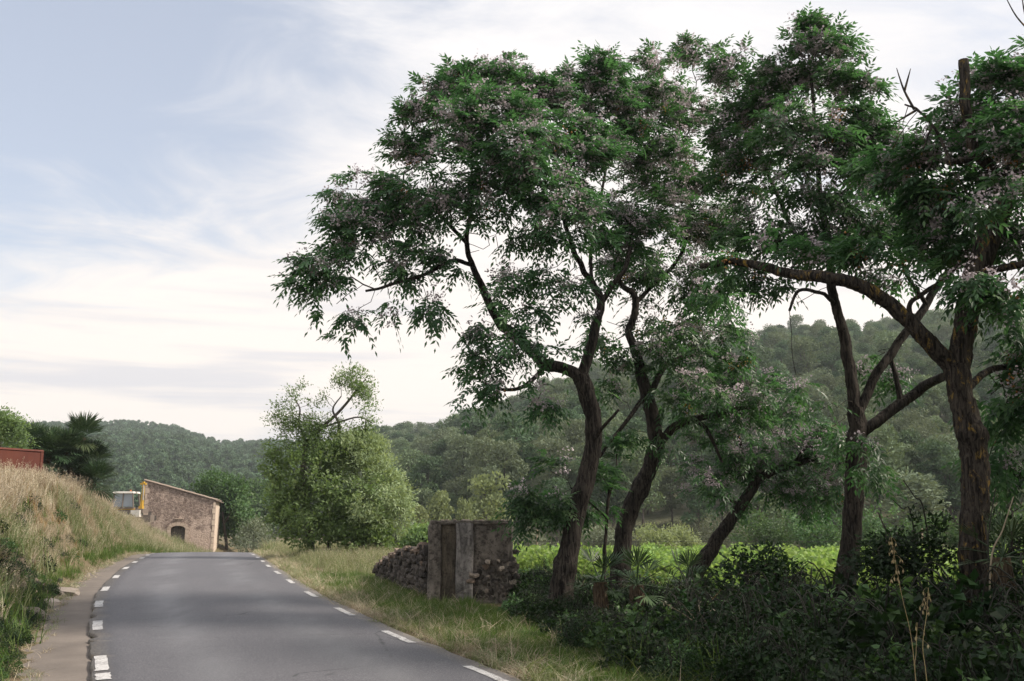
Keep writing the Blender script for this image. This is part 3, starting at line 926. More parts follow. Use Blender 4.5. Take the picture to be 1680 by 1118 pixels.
row_tree(-6.5, -5.5, 9.5, 4.2, 36, 'unseen chinaberry added behind the viewer, to the left, to block sky light')
row_tree(1.0, -12.0, 10.0, 4.5, 37, 'large unseen chinaberry added farther behind the viewer to block sky light')
row_tree(-7.8, 0.0, 9.5, 3.9, 38, 'unseen chinaberry added left of the viewer to darken the near ground')  # added out of view; only blocks sky, darkening the lower left
row_tree(8.8, 1.2, 8.5, 3.6, 32, 'chinaberry of the roadside row level with the viewer')
row_tree(11.5, 11.5, 8.0, 3.2, 33, 'chinaberry standing behind the lichened tree, right of the view')
# ------------------------------------------------------------------ scatter (for what nobody could count)
def make_variants(cname, meshes):
    c = bpy.data.collections.new(cname)
    for i, me in enumerate(meshes):
        c.objects.link(bpy.data.objects.new('%s_%02d' % (cname, i), me))
    return c
def scatter(name, coll, nvar, pts, scl, tilt=0.12, label=None, cat=None, r=rng, normal_tilt=None):
    n = len(pts)
    me = bpy.data.meshes.new(name)
    me.vertices.add(n)
    me.vertices.foreach_set('co', np.asarray(pts, np.float32).ravel())
    rot = np.stack([r.normal(0, tilt, n), r.normal(0, tilt, n), r.uniform(0, 6.283, n)], -1).astype(np.float32)
    a = me.attributes.new('rot', 'FLOAT_VECTOR', 'POINT'); a.data.foreach_set('vector', rot.ravel())
    a = me.attributes.new('scl', 'FLOAT', 'POINT'); a.data.foreach_set('value', np.broadcast_to(np.asarray(scl, np.float32), (n,)).copy())
    a = me.attributes.new('pick', 'INT', 'POINT'); a.data.foreach_set('value', r.integers(0, nvar, n).astype(np.int32))
    o = link(name, me)
    g = bpy.data.node_groups.new(name + '_scatter', 'GeometryNodeTree')
    g.interface.new_socket('Geometry', in_out='INPUT', socket_type='NodeSocketGeometry')
    g.interface.new_socket('Geometry', in_out='OUTPUT', socket_type='NodeSocketGeometry')
    gi_, go_ = g.nodes.new('NodeGroupInput'), g.nodes.new('NodeGroupOutput')
    ci = g.nodes.new('GeometryNodeCollectionInfo')
    ci.inputs['Collection'].default_value = coll
    ci.inputs['Separate Children'].default_value = True
    ci.inputs['Reset Children'].default_value = True
    ip = g.nodes.new('GeometryNodeInstanceOnPoints')
    ip.inputs['Pick Instance'].default_value = True
    def named(nm, ty):
        q = g.nodes.new('GeometryNodeInputNamedAttribute')
        q.data_type = ty
        q.inputs[0].default_value = nm
        return [s for s in q.outputs if s.enabled][0]
    e2r = g.nodes.new('FunctionNodeEulerToRotation')
    L = g.links.new
    L(gi_.outputs[0], ip.inputs['Points'])
    L(ci.outputs[0], ip.inputs['Instance'])
    L(named('pick', 'INT'), ip.inputs['Instance Index'])
    L(named('rot', 'FLOAT_VECTOR'), e2r.inputs[0])
    L(e2r.outputs[0], ip.inputs['Rotation'])
    L(named('scl', 'FLOAT'), ip.inputs['Scale'])
    L(ip.outputs[0], go_.inputs[0])
    md = o.modifiers.new('scatter', 'NODES')
    md.node_group = g
    return tag(o, label, cat, None, 'stuff')

def grid_pts(x0, x1, y0, y1, step, jit, r=rng):
    X, Y = np.meshgrid(np.arange(x0, x1, step), np.arange(y0, y1, step))
    p = np.stack([X.ravel(), Y.ravel()], -1)
    return p + r.uniform(-jit, jit, p.shape)
def poisson_strip(n, y0, y1, f_lo, f_hi, r=rng, ypow=1.0):
    y = y0 + (y1 - y0) * r.random(n) ** ypow
    lo, hi = f_lo(y), f_hi(y)
    return np.stack([lo + (hi - lo) * r.random(n), y], -1)

# ------------------------------------------------------------------ pine woods
M['pine'] = leaf_mat('grey_green_pine', (0.135, 0.185, 0.105), (0.25, 0.29, 0.17), 0.2, 0.75, 0.15, None, 0.5)
M['pine_far'] = leaf_mat('dull_green_pine', (0.13, 0.20, 0.125), (0.23, 0.31, 0.19), 0.15, 0.8, 0.1, None, 0.55)
M['pine_light'] = leaf_mat('pale_green_pine', (0.20, 0.25, 0.13), (0.33, 0.37, 0.20), 0.3, 0.7, 0.15, None, 0.6)
M['pine_b'] = leaf_mat('dark_green_pine', (0.085, 0.14, 0.075), (0.16, 0.21, 0.11), 0.18, 0.75, 0.15, None, 0.5)
M['pine_c'] = leaf_mat('olive_grey_pine', (0.145, 0.185, 0.12), (0.25, 0.285, 0.19), 0.2, 0.75, 0.15, None, 0.55)
M['pine_dead'] = leaf_mat('rust_brown_needles', (0.16, 0.085, 0.06), None, 0.1, 0.8, 0.1)
M['bark_grey'] = bark_mat('grey_bark', (0.05, 0.043, 0.038), (0.16, 0.14, 0.12))
def pine_mesh(seed, mat, h=7.0, R=2.5, n=1300, lobes=11, tuft=(0.42, 0.13), base=0.35):
    r = np.random.default_rng(seed)
    mb = MB()
    tp = np.array([[0, 0, -0.4], [r.normal(0, .15), r.normal(0, .15), h * .4], [r.normal(0, .3), r.normal(0, .3), h * .85]])
    tt = catmull(tp, 6)
    mb.tube(tt, np.linspace(.16, .04, len(tt)), 6, 1)
    lc = []
    for k in range(lobes):
        f = base + (1 - base) * (k + .5) / lobes
        rad = R * math.sqrt(max(0.05, 1 - ((f - (base + .28)) / (1.02 - base - .25)) ** 2)) if f > base + .28 else R * (0.65 + 0.35 * (f - base) / .28)
        a = k * 2.4 + r.uniform(-.5, .5)
        q = rad * r.uniform(.30, .72)
        lc.append([math.cos(a) * q, math.sin(a) * q, h * f * r.uniform(.92, 1.03), R * r.uniform(.32, .5)])
    lc.append([tp[-1][0], tp[-1][1], h * .92, R * .38])
    lc = np.array(lc)
    for c in lc:
        st = np.array([tt[len(tt) // 2][0], tt[len(tt) // 2][1], max(h * .3, c[2] - h * .22)])
        mb.tube(np.array([st, (st + c[:3]) / 2 + [0, 0, .1], c[:3]]), [.06, .045, .02], 4, 1, False)
    k = r.integers(0, len(lc), n)
    d = rand_dirs(n, r)
    c = lc[k, :3] + d * (lc[k, 3] * r.random(n) ** .35)[:, None] * np.array([1, 1, .72])
    tg = nrm(np.cross(d, rand_dirs(n, r)))
    dd = nrm(tg * .8 + d * .45 + [0, 0, .25])
    s = r.uniform(.7, 1.3, n)
    V, F = leaf_quads(c, dd, nrm(d + rand_dirs(n, r) * .45), tuft[0] * s, tuft[1] * s * 2.1, .1)
    tone = np.clip(.45 + r.normal(0, .16, n) + (r.random(len(lc)) * .3 - .15)[k], 0, 1)
    mb.add(V, F, 0, tone)
    return mb.mesh('pine_tree', [mat, M['bark_grey']])
pines = [pine_mesh(100 + i, M[('pine', 'pine_b', 'pine', 'pine_c', 'pine_b', 'pine_c')[i]], 7 + i % 3 * 1.0, 2.3 + .35 * (i % 4), 3400, 8 + i, (.36, .075)) for i in range(6)]
r1 = np.random.default_rng(5)
pp = grid_pts(-150, 380, 76, 480, 4.3, 1.9, r1)
tt_ = 840 + F_PX * pp[:, 0] / pp[:, 1]
y0_ = np.interp(tt_, [430, 620, 800, 3000], [262, 134, 96, 80])
yr_ = np.interp(tt_, [430, 620, 800, 1000, 3000], [490, 440, 350, 318, 318])
keep = (tt_ > 330) & (tt_ < 2300) & (pp[:, 1] > y0_) & (pp[:, 1] < yr_) & (r1.random(len(pp)) < .74 + .3 * wave(pp[:, 0], pp[:, 1], 61, .09))
pp = pp[keep]; tt_ = tt_[keep]
pz = hill_right(pp[:, 0], pp[:, 1]) - .3
order = np.argsort(pp[:, 1])
order = [i for i in order if 600 < tt_[i] < 1690]
ind = set(order[:210])
sz_all = r1.uniform(.65, 1.2, len(pp)) * np.where(r1.random(len(pp)) < .12, 1.25, 1)
for q, i in enumerate(order[:210]):
    o = link('pine_tree', pines[q % 6], None, (pp[i, 0], pp[i, 1], pz[i]), (0, 0, r1.uniform(0, 6.28)), (sz_all[i],) * 3)
    tag(o, 'grey-green pine in the front ranks of the wood on the right hillside', 'tree', 'pines in the wood on the right hillside')
rest = np.array([i for i in range(len(pp)) if i not in ind])
cp_ = make_variants('hill_pine', pines)
scatter('pine_wood', cp_, 6, np.stack([pp[rest, 0], pp[rest, 1], pz[rest]], -1), sz_all[rest], .06, 'pine wood covering the upper slope of the right hill', 'wood', r1)
far = [pine_mesh(120 + i, M['pine_far' if i % 2 else 'pine_b'], 8.2, 1.6, 800, 9, (.55, .15), .18) for i in range(5)]
pp = grid_pts(-520, 60, 245, 712, 3.9, 1.7, r1)
tt_ = 840 + F_PX * pp[:, 0] / pp[:, 1]
pp = pp[(tt_ > -260) & (tt_ < 640) & (r1.random(len(pp)) < .93)]
hz_ = hill_left(pp[:, 0], pp[:, 1]) - .3
scatter('pine_wood', make_variants('far_pine', far), 5, np.stack([pp[:, 0], pp[:, 1], hz_], -1), r1.uniform(.75, 1.3, len(pp)), .05, 'young pine wood covering the distant left hill', 'wood', r1)
# broad crowns on the skyline of the distant hill
dk = pine_mesh(140, M['pine_far'], 9, 5.0, 1500, 12, (.7, .3), .3)
for px, py, s in ((283, 722, 1.15), (300, 727, .9), (314, 731, .8), (335, 737, .75), (367, 742, .6), (395, 741, .5)):
    p = P(px, py, 690)
    o = link('pine_tree', dk, None, (p[0], 690, float(hill_left(p[0], 690.)) - .5), (0, 0, px), (s,) * 3)
    tag(o, 'broad dark pine breaking the skyline of the distant left hill', 'tree', 'broad pines on the left skyline')
dm = pine_mesh(150, M['pine_dead'], 6, 1.6, 600, 8)
p = P(1292, 640, 230)
tag(link('dead_pine', dm, None, (p[0], 230, float(hill_right(p[0], 230.)) + .6), (0, 0, 1), (1, 1, 1.1)), 'reddish dead pine high on the right hillside', 'tree')

# pale pines at the foot of the hill, behind the masonry pier
lightm = [pine_mesh(160 + i, M['pine_light'], 6, 2.3, 2400, 14, (.30, .10), .12) for i in range(3)]
for i, (px, top, wpx, Y, lab) in enumerate(((802, 784, 100, 88, 'broad pale green pine directly behind the masonry pier'),
                                          (722, 806, 66, 84, 'narrower pale green pine left of the broad pale pine'),
                                          (762, 822, 40, 82, 'small pointed pale pine between the two larger pale pines'),
                                          (690, 832, 50, 80, 'low pale pine beside the silvery olive, above the stone wall'),
                                          (1550, 760, 150, 95, 'big rounded pine on the slope left of the lichened trunk'),
                                          (1490, 800, 120, 88, 'rounded pine low on the slope between the two right-hand trunks'),
                                          (1240, 800, 90, 84, 'grey-green pine behind the leaning chinaberry'),
                                          (1330, 790, 110, 90, 'rounded pine right of the leaning chinaberry trunk'))):
    x = (px - 840) / F_PX * Y
    gz = max(float(H(x, Y)), float(hill_right(x, float(Y)))) - .1
    htop = P(px, top, Y)[2] - gz
    s = wpx * MPP(Y) / 4.6
    o = link('pine_tree', lightm[i % 3] if i < 4 else pines[i % 6], None, (x, Y, gz), (0, 0, i * 1.3), (s, s, htop / (6.2 if i < 4 else 7.6)))
    tag(o, lab, 'tree')

# ------------------------------------------------------------------ broadleaf trees and bushes
M['olive'] = leaf_mat('silvery_olive_leaf', (0.15, 0.18, 0.12), (0.30, 0.33, 0.24), 0.2, 0.55, 0.3, None, 0.5)
M['olive_green'] = leaf_mat('soft_green_willow_leaf', (0.25, 0.31, 0.17), (0.42, 0.47, 0.29), 0.35, 0.6, 0.3, None, 0.5)
M['leafgreen'] = leaf_mat('fresh_green_leaf', (0.145, 0.225, 0.085), (0.29, 0.37, 0.17), 0.42, 0.5, 0.35, None, 0.45)
M['darkgreen'] = leaf_mat('deep_green_leaf', (0.07, 0.14, 0.05), (0.15, 0.24, 0.085), 0.33, 0.5, 0.35, None, 0.45)
M['almond'] = leaf_mat('almond_leaf', (0.13, 0.19, 0.065), (0.22, 0.29, 0.11), 0.35, 0.5, 0.3, None, 0.55)
def leafy(name, label, cat, blobs, Y, ntips, per, spread, ll, lw, mat, trunk, limbs=(), bark='bark_grey', seed=1, group=None, step=.3, tip_r=.008, droop=0., rmax=.06, gap=.38):
    r = np.random.default_rng(seed)
    b0 = P(trunk[0][0], trunk[0][1], Y)
    gz = float(H(b0[0], Y))
    if Y > 75:
        gz = max(gz, float(hill_right(b0[0], float(Y))))
    root = empty(name, (b0[0], Y, gz), label, cat, group)
    seeds = []
    for li, lb in enumerate([trunk] + list(limbs)):
        pts = np.array([P(q[0], q[1], q[3] if len(q) > 3 else Y) for q in lb])
        rad = np.array([q[2] * .6 * MPP(Y) for q in lb])
        if li == 0:
            pts[0, 2] = gz - .15
        q = catmull(pts, 7)
        part('trunk' if li == 0 else 'limb', MB().tube(q, np.interp(np.linspace(0, 1, len(q)), np.linspace(0, 1, len(rad)), rad), 9, 0, True, True, .04), [M[bark]], root)
        seeds.append(q[len(q) // 2::2])
    att = blob_points(blobs, int(ntips * 1.3), r=r)
    sc_f = 60.0 / (Y * 1.0)
    g_ = wave(att[:, 0] + att[:, 2] * .8, att[:, 1] - att[:, 2] * .6, seed + 50, min(4.5, 2.0 * sc_f)) + r.normal(0, .10, len(att))
    att = att[g_ > np.quantile(g_, gap)]
    att[:, 2] = np.maximum(att[:, 2], gz + .1)
    nodes, par, tips = colonize(np.vstack(seeds), att, step, step * 1.35, 6, 60, .25, 0, r)
    part('branches', branch_tubes(MB(), nodes, par, tip_r, 2.2, rmax, 4), [M[bark]], root, kind='stuff')
    pos = att[[i for i, _ in tips]]
    o = nrm(pos - att.mean(0))
    V, F, t = cluster_leaves(pos, per, spread, ll, lw, r, droop, o)
    part('crown', MB().add(V, F, 0, t), [M[mat]], root, kind='stuff')
    return root
Ym = 36.0
leafy('almond_tree', 'old tree with a sparse airy top rising above the roadside thicket', 'tree',
      [(468, 682, 32, 34, 36, .8), (500, 705, 38, 26, 36), (545, 690, 28, 22, 35.6, .6), (578, 625, 32, 24, 36, 1), (598, 655, 22, 34, 35.8, .8), (525, 655, 26, 22, 36.3, .5), (560, 720, 40, 26, 36, .9), (600, 700, 18, 30, 36, .5), (450, 740, 22, 22, 36, .5), (484, 645, 22, 22, 36, .6), (520, 740, 60, 30, 36, 1), (590, 735, 30, 30, 36, 1)], Ym, 620, 26, .12, .11, .042, 'almond',
      [(512, 905, 11), (506, 850, 10), (500, 800, 9.5), (498, 752, 8), (503, 722, 7)],
      [[(500, 740, 4), (499, 715, 3.6), (490, 695, 3), (492, 672, 2.2), (484, 655, 1.5)], [(503, 724, 6), (528, 702, 5), (556, 676, 4), (580, 648, 3), (600, 622, 1.6)], [(556, 720, 4), (556, 695, 4), (546, 672, 2.5), (560, 650, 1.5)], [(528, 702, 3), (565, 690, 2.5), (590, 685, 2), (612, 695, 1)], [(590, 760, 3), (598, 720, 2.5), (600, 690, 1.5)]],
      'bark_grey', 21, gap=.18)
leafy('leafy_shrub', 'big bright green roadside thicket under the airy tree', 'shrub',
      [(478, 800, 34, 58, 35.6), (520, 780, 55, 45, 35.5), (545, 830, 60, 55, 35), (590, 830, 55, 55, 35), (500, 860, 40, 40, 35), (580, 870, 60, 30, 34.6), (560, 760, 45, 35, 35.8), (620, 870, 40, 30, 34.8), (465, 850, 25, 40, 35.6, .8), (455, 770, 22, 40, 36.2, .8)], Ym, 1100, 24, .13, .15, .075, 'leafgreen',
      [(540, 905, 6), (540, 870, 5), (545, 830, 4)], [[(540, 880, 4), (500, 830, 3), (480, 790, 2)], [(545, 860, 4), (590, 830, 3), (600, 800, 2)]], 'bark_grey', 22, gap=.5)
leafy('olive_tree', 'silvery green olive spreading on the right flank of the thicket', 'tree',
      [(605, 770, 42, 40, 35.5), (640, 815, 38, 42, 35.5), (600, 735, 34, 30, 36), (575, 740, 40, 30, 35.6), (655, 845, 24, 32, 35.2), (615, 830, 40, 40, 34.6, .7)], Ym, 700, 26, .14, .14, .040, 'olive_green',
      [(612, 905, 7), (612, 860, 6), (610, 810, 5)], [[(611, 850, 4), (640, 820, 3), (655, 800, 2)], [(610, 820, 4), (595, 770, 3), (590, 730, 2)]], 'bark_grey', 23)
leafy('fig_tree', 'dense green tree behind the right end of the stone building', 'tree',
      [(345, 800, 40, 24, 84), (375, 815, 32, 32, 83), (385, 850, 26, 40, 82), (330, 800, 25, 18, 85), (360, 840, 30, 40, 83), (398, 870, 20, 30, 81)], 82, 620, 22, .28, .26, .14, 'darkgreen',
      [(372, 912, 4), (370, 880, 4), (365, 840, 3)], [[(368, 860, 2.5), (385, 830, 2), (390, 810, 1)]], 'bark_grey', 24, step=.5)
leafy('olive_bush', 'grey olive bush in the dip right of the green tree', 'bush', [(412, 880, 24, 26, 72), (428, 868, 18, 22, 73), (400, 896, 20, 14, 70), (438, 890, 14, 18, 70)], 72, 240, 20, .22, .22, .07, 'olive', [(415, 915, 3), (415, 895, 2.5), (416, 880, 2)], (), 'bark_grey', 25, step=.5)
leafy('oak_tree', 'dark bluish tree in the gap between building and thicket', 'tree', [(415, 815, 22, 22, 140), (432, 800, 18, 18, 145), (425, 840, 26, 24, 138), (398, 830, 14, 20, 142), (445, 835, 20, 30, 140)], 140, 300, 22, .5, .5, .26, 'darkgreen', [(420, 890, 2), (420, 860, 1.8), (422, 835, 1.4)], (), 'bark_grey', 26, step=.8)
leafy('garden_tree', 'bright green leafy tree above the rust-red wall at the left edge', 'tree', [(5, 692, 26, 22, 37), (24, 712, 24, 24, 37), (-25, 705, 40, 40, 38), (-70, 700, 40, 45, 38), (42, 730, 14, 14, 37)], 37.5, 420, 26, .12, .12, .05, 'leafgreen', [(0, 770, 4), (0, 740, 3.5), (2, 715, 2.5)], [[(0, 740, 3), (-40, 715, 2), (-60, 690, 1.5)]], 'bark_grey', 27)
for i, (px, py, rx, ry, Y, mat, lab) in enumerate((
        (882, 895, 44, 26, 58, 'olive', 'silver-grey olive bush seen between the masonry pier and the first trunk'),
        (985, 890, 36, 24, 60, 'olive', 'grey olive bush seen between the two left trunks'),
        (1070, 895, 34, 30, 52, 'olive_green', 'rounded yellow-green bush at the far edge of the vines, left of the pair'),
        (1112, 893, 33, 30, 53, 'olive_green', 'rounded yellow-green bush at the far edge of the vines, right of the pair'),
        (1180, 880, 45, 40, 66, 'olive', 'grey scrub bush behind the leaning trunk'),
        (1255, 880, 60, 44, 62, 'darkgreen', 'dull dark bush behind the vines right of the leaning trunk'),
        (1340, 880, 60, 50, 60, 'darkgreen', 'dark bush behind the vines left of the forked trunk'),
        (1450, 880, 70, 55, 58, 'darkgreen', 'broad dark bush behind the vines between the two right trunks'),
        (1540, 890, 60, 45, 56, 'darkgreen', 'dark bush behind the vines touching the lichened trunk'),
        (1650, 880, 70, 60, 55, 'darkgreen', 'dark bush behind the vines at the right edge'),
        (690, 885, 30, 20, 46, 'leafgreen', 'low green bush peeping over the stone wall beside the pier'),
        (655, 880, 30, 24, 48, 'olive', 'small silvery bush over the dry stone wall'))):
    leafy('field_bush', lab, 'bush', [(px, py, rx, ry, Y), (px - rx * .4, py - ry * .2, rx * .6, ry * .7, Y - .6), (px + rx * .4, py - ry * .1, rx * .6, ry * .7, Y - .4)], Y, 230, 20, .17, .17, .055 if 'olive' in mat else .10, mat,
          [(px, py + ry, 3), (px, py + ry * .5, 2.5), (px + 2, py, 2)], (), 'bark_grey', 40 + i, step=.42)

# ------------------------------------------------------------------ vineyard, undergrowth and grass
M['vine'] = leaf_mat('vine_leaf', (0.19, 0.31, 0.08), (0.32, 0.44, 0.14), 0.45, 0.5, 0.3, (0.38, 0.55, 0.10), 0.6)
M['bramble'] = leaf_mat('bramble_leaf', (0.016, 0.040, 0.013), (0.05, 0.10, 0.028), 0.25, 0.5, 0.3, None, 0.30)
M['stem'] = plain('brown_stem', (0.018, 0.018, 0.012), 0.8)
M['dry'] = leaf_mat('dry_straw', (0.47, 0.395, 0.285), (0.68, 0.61, 0.50), 0.3, 0.8, 0.15, (0.6, 0.5, 0.3), 0.6)
M['rustgrass'] = leaf_mat('russet_dry_stem', (0.27, 0.155, 0.065), (0.42, 0.28, 0.14), 0.2, 0.8, 0.15, None, 0.5)
M['grass'] = leaf_mat('green_grass', (0.085, 0.15, 0.035), (0.19, 0.25, 0.075), 0.35, 0.6, 0.25, None, 0.5)
M['palegrass'] = leaf_mat('pale_green_grass', (0.19, 0.23, 0.115), (0.42, 0.41, 0.28), 0.35, 0.7, 0.2, None, 0.55)
def vine_mesh(seed):
    r = np.random.default_rng(seed)
    mb = MB()
    mb.tube(np.array([[0, 0, -.1], [.04, .02, .35], [0, 0, .7]]), [.035, .03, .02], 6, 1)
    for k in range(7):
        a = r.uniform(0, 6.28)
        mb.tube(np.array([[0, 0, .6], [math.cos(a) * .25, math.sin(a) * .25, .95], [math.cos(a) * .5, math.sin(a) * .5, r.uniform(.8, 1.3)]]), [.01, .008, .004], 4, 1, False)
    n = 260
    c = rand_dirs(n, r) * r.random((n, 1)) ** .4 * [.62, .62, .42] + [0, 0, .92]
    V, F = leaf_quads(c, nrm(rand_dirs(n, r) + [0, 0, -.2]), nrm(rand_dirs(n, r) + [0, 0, 1]), r.uniform(.09, .16, n), r.uniform(.09, .15, n), .1)
    mb.add(V, F, 0, r.random(n))
    return mb.mesh('vine', [M['vine'], M['stem']])
vp = grid_pts(-8, 48, 23, 42.5, .8, .12)
vp = vp[np.abs((vp[:, 0] * .25 + vp[:, 1]) % 1.6) < 1.05]
vp = vp[(vp[:, 0] - rxr(vp[:, 1]) > 7.2)]
scatter('vineyard', make_variants('vine', [vine_mesh(i) for i in range(5)]), 5, np.stack([vp[:, 0], vp[:, 1], H(vp[:, 0], vp[:, 1])], -1), rng.uniform(.8, 1.1, len(vp)), .08, 'bright green vines filling the field behind the tree row', 'vineyard')

def clump(seed, n, h, spread, lean, mats, wd=.007, heads=0, headsize=.022, mat_of=None):
    """grass clump: curved tapering blades, optional loose seed heads (material 1)"""
    r = np.random.default_rng(seed)
    b = np.concatenate([r.normal(0, spread, (n, 2)), np.full((n, 1), -.03)], 1)
    a = r.uniform(0, 6.283, n)
    ln = np.abs(r.normal(lean, lean * .5, n))
    d = np.stack([np.cos(a), np.sin(a), np.zeros(n)], -1)
    L = h * r.uniform(.55, 1.15, n)
    sd = np.stack([-np.sin(a + r.uniform(-.8, .8, n)), np.cos(a), np.zeros(n)], -1)
    Ts = [0, .4, .75, 1.0]
    pts = [b + d * (ln * L * t ** 1.8)[:, None] + np.array([0, 0, 1.0]) * (L * (t - .25 * np.minimum(ln, 1.2) * t ** 2.2))[:, None] for t in Ts]
    V = []
    for p_, ws in zip(pts, (1, .85, .55, .12)):
        V += [p_ - sd * wd * ws, p_ + sd * wd * ws]
    V = np.stack(V, 1).reshape(-1, 3)
    k = np.arange(n)[:, None] * 8
    F = np.vstack([k + np.array([[0, 1, 3, 2]]), k + np.array([[2, 3, 5, 4]]), k + np.array([[4, 5, 7, 6]])])
    mb = MB().add(V, F, 0, np.tile(r.random(n), 3))
    if heads:
        m = n // 2
        hp = []
        for q in range(heads):
            t = r.uniform(.72, 1.0, m)[:, None]
            hp.append(pts[2][:m] * (1 - (t - .75) * 4) + pts[3][:m] * ((t - .75) * 4) + r.normal(0, .016, (m, 3)))
        hp = np.vstack(hp)
        V, F = leaf_quads(hp, nrm(rand_dirs(len(hp), r) * .6 + [0, 0, -.5]), rand_dirs(len(hp), r), headsize * r.uniform(.7, 1.4, len(hp)), headsize * .42, .1)
        mb.add(V, F, 1, r.random(len(hp)))
    return mb.mesh('grass_clump', mats)
dry_c = make_variants('dry_grass', [clump(200 + i, 30, .9, .10, .35, [M['dry'], M['dry']], .0065, 9, .036) for i in range(4)] + [clump(210 + i, 26, .75, .10, .45, [M['rustgrass'], M['dry']], .006, 6, .032) for i in range(2)] + [clump(214, 40, .5, .12, .6, [M['grass'], M['dry']], .007, 3, .03)])
grn_c = make_variants('green_grass', [clump(220 + i, 44, .42, .10, .55, [M['grass'], M['dry']], .007, 0) for i in range(4)])
pal_c = make_variants('pale_grass', [clump(230 + i, 34, .55, .10, .4, [M['palegrass'], M['dry']], .006, 5, .024) for i in range(4)])
str_c = make_variants('straw', [clump(240 + i, 34, .16, .10, 1.6, [M['dry'] if i % 2 else M['palegrass'], M['dry']], .005, 0) for i in range(4)])
shL = lambda y: rxl(y) - SHOULDER
def onH(p, dz=0.0):
    return np.stack([p[:, 0], p[:, 1], H(p[:, 0], p[:, 1]) + dz], -1)
rb = np.random.default_rng(8)
b = poisson_strip(9000, 11, 66, lambda y: shL(y) - 5.5, lambda y: shL(y) - .30, rb, .9)
dens = .5 + .5 * wave(b[:, 0], b[:, 1], 21, .9)
b1 = b[rb.random(len(b)) < .45 + .6 * dens]
low = np.clip((shL(b1[:, 1]) - b1[:, 0] - .4) / 1.4, .45, 1)
scatter('dry_grass', dry_c, 7, onH(b1), rb.uniform(.7, 1.25, len(b1)) * (.85 + .45 * wave(b1[:, 0], b1[:, 1], 41, 1.5)) * low * np.interp(b1[:, 1], [45, 60], [1, .75]), .14, 'tall pale dry grass covering the left bank', 'grass', rb)
b2 = poisson_strip(2600, 9, 60, lambda y: shL(y) - 2.6, lambda y: shL(y) + .02, rb, .8)
edge = np.clip((shL(b2[:, 1]) - b2[:, 0]) / 1.0, 0, 1)
b2 = b2[rb.random(len(b2)) < .10 + .55 * (1 - edge) * (.6 + .6 * wave(b2[:, 0], b2[:, 1], 22, 1.3))]
scatter('green_grass', grn_c, 4, onH(b2), rb.uniform(.45, 1.0, len(b2)), .2, 'green grass and weeds along the foot of the left bank', 'grass', rb)
b2b = poisson_strip(2600, 13, 60, lambda y: shL(y) - 4.0, lambda y: shL(y) - .3, rb, .85)
b2b = b2b[wave(b2b[:, 0], b2b[:, 1], 27, 1.1) > .12]
scatter('pale_grass', pal_c, 4, onH(b2b), rb.uniform(.8, 1.25, len(b2b)), .15, 'patches of greener grass among the dry grass of the left bank', 'grass', rb)
sl = poisson_strip(420, 8, 48, lambda y: shL(y) - .05, lambda y: shL(y) + .42, rb, .8)
scatter('straw', str_c, 4, np.stack([sl[:, 0], sl[:, 1], rz(sl[:, 1]) - .035], -1), rb.uniform(.25, .7, len(sl)), .4, 'dry litter blown along the left concrete shoulder', 'straw', rb)
# right verge
vr = lambda a: (lambda y: rxr(y) + .3 + a)
b3 = poisson_strip(2600, 5, 52, vr(.02), vr(.75), rb, .8)
scatter('straw', str_c, 4, onH(b3), rb.uniform(.45, 1.0, len(b3)), .3, 'cut straw and short dry grass along the right road edge', 'straw', rb)
b4 = poisson_strip(2300, 5, 26, vr(.3), vr(2.4), rb, .8)
scatter('green_grass', grn_c, 4, onH(b4), rb.uniform(.22, .5, len(b4)), .3, 'low green grass of the right verge in the tree shade', 'grass', rb)
b4 = poisson_strip(900, 8, 24, vr(.35), vr(2.0), rb, .8)
scatter('straw', str_c, 4, onH(b4), rb.uniform(.5, 1.0, len(b4)), .3, 'scattered straw lying on the shaded right verge', 'straw', rb)
b5 = poisson_strip(2700, 20, 62, vr(.7), vr(4.2), rb, .75)
sc5 = np.clip((b5[:, 0] - rxr(b5[:, 1]) - .6) / 1.0, .35, 1) * np.interp(b5[:, 1], [20, 26, 32, 60], [.25, .45, .9, 1.2])
scatter('pale_grass', pal_c, 4, onH(b5), rb.uniform(.7, 1.2, len(b5)) * sc5, .15, 'tall pale green grass on the right verge before the thicket', 'grass', rb)
b6 = poisson_strip(900, 44, 75, lambda y: shL(y) - 9, lambda y: shL(y) - .2, rb)
b6 = np.vstack([b6, poisson_strip(500, 46, 70, vr(.3), vr(7), rb)])
scatter('pale_grass', pal_c, 4, onH(b6), rb.uniform(.9, 1.5, len(b6)), .15, 'grass around the foot of the stone building', 'grass', rb)
fp = grid_pts(-7, 40, 20, 46, .55, .25, rb)
fp = fp[fp[:, 0] - rxr(fp[:, 1]) > 5.0]
scatter('field_grass', grn_c, 4, onH(fp), rb.uniform(.7, 1.2, len(fp)), .15, 'grass growing between the vines', 'grass', rb)

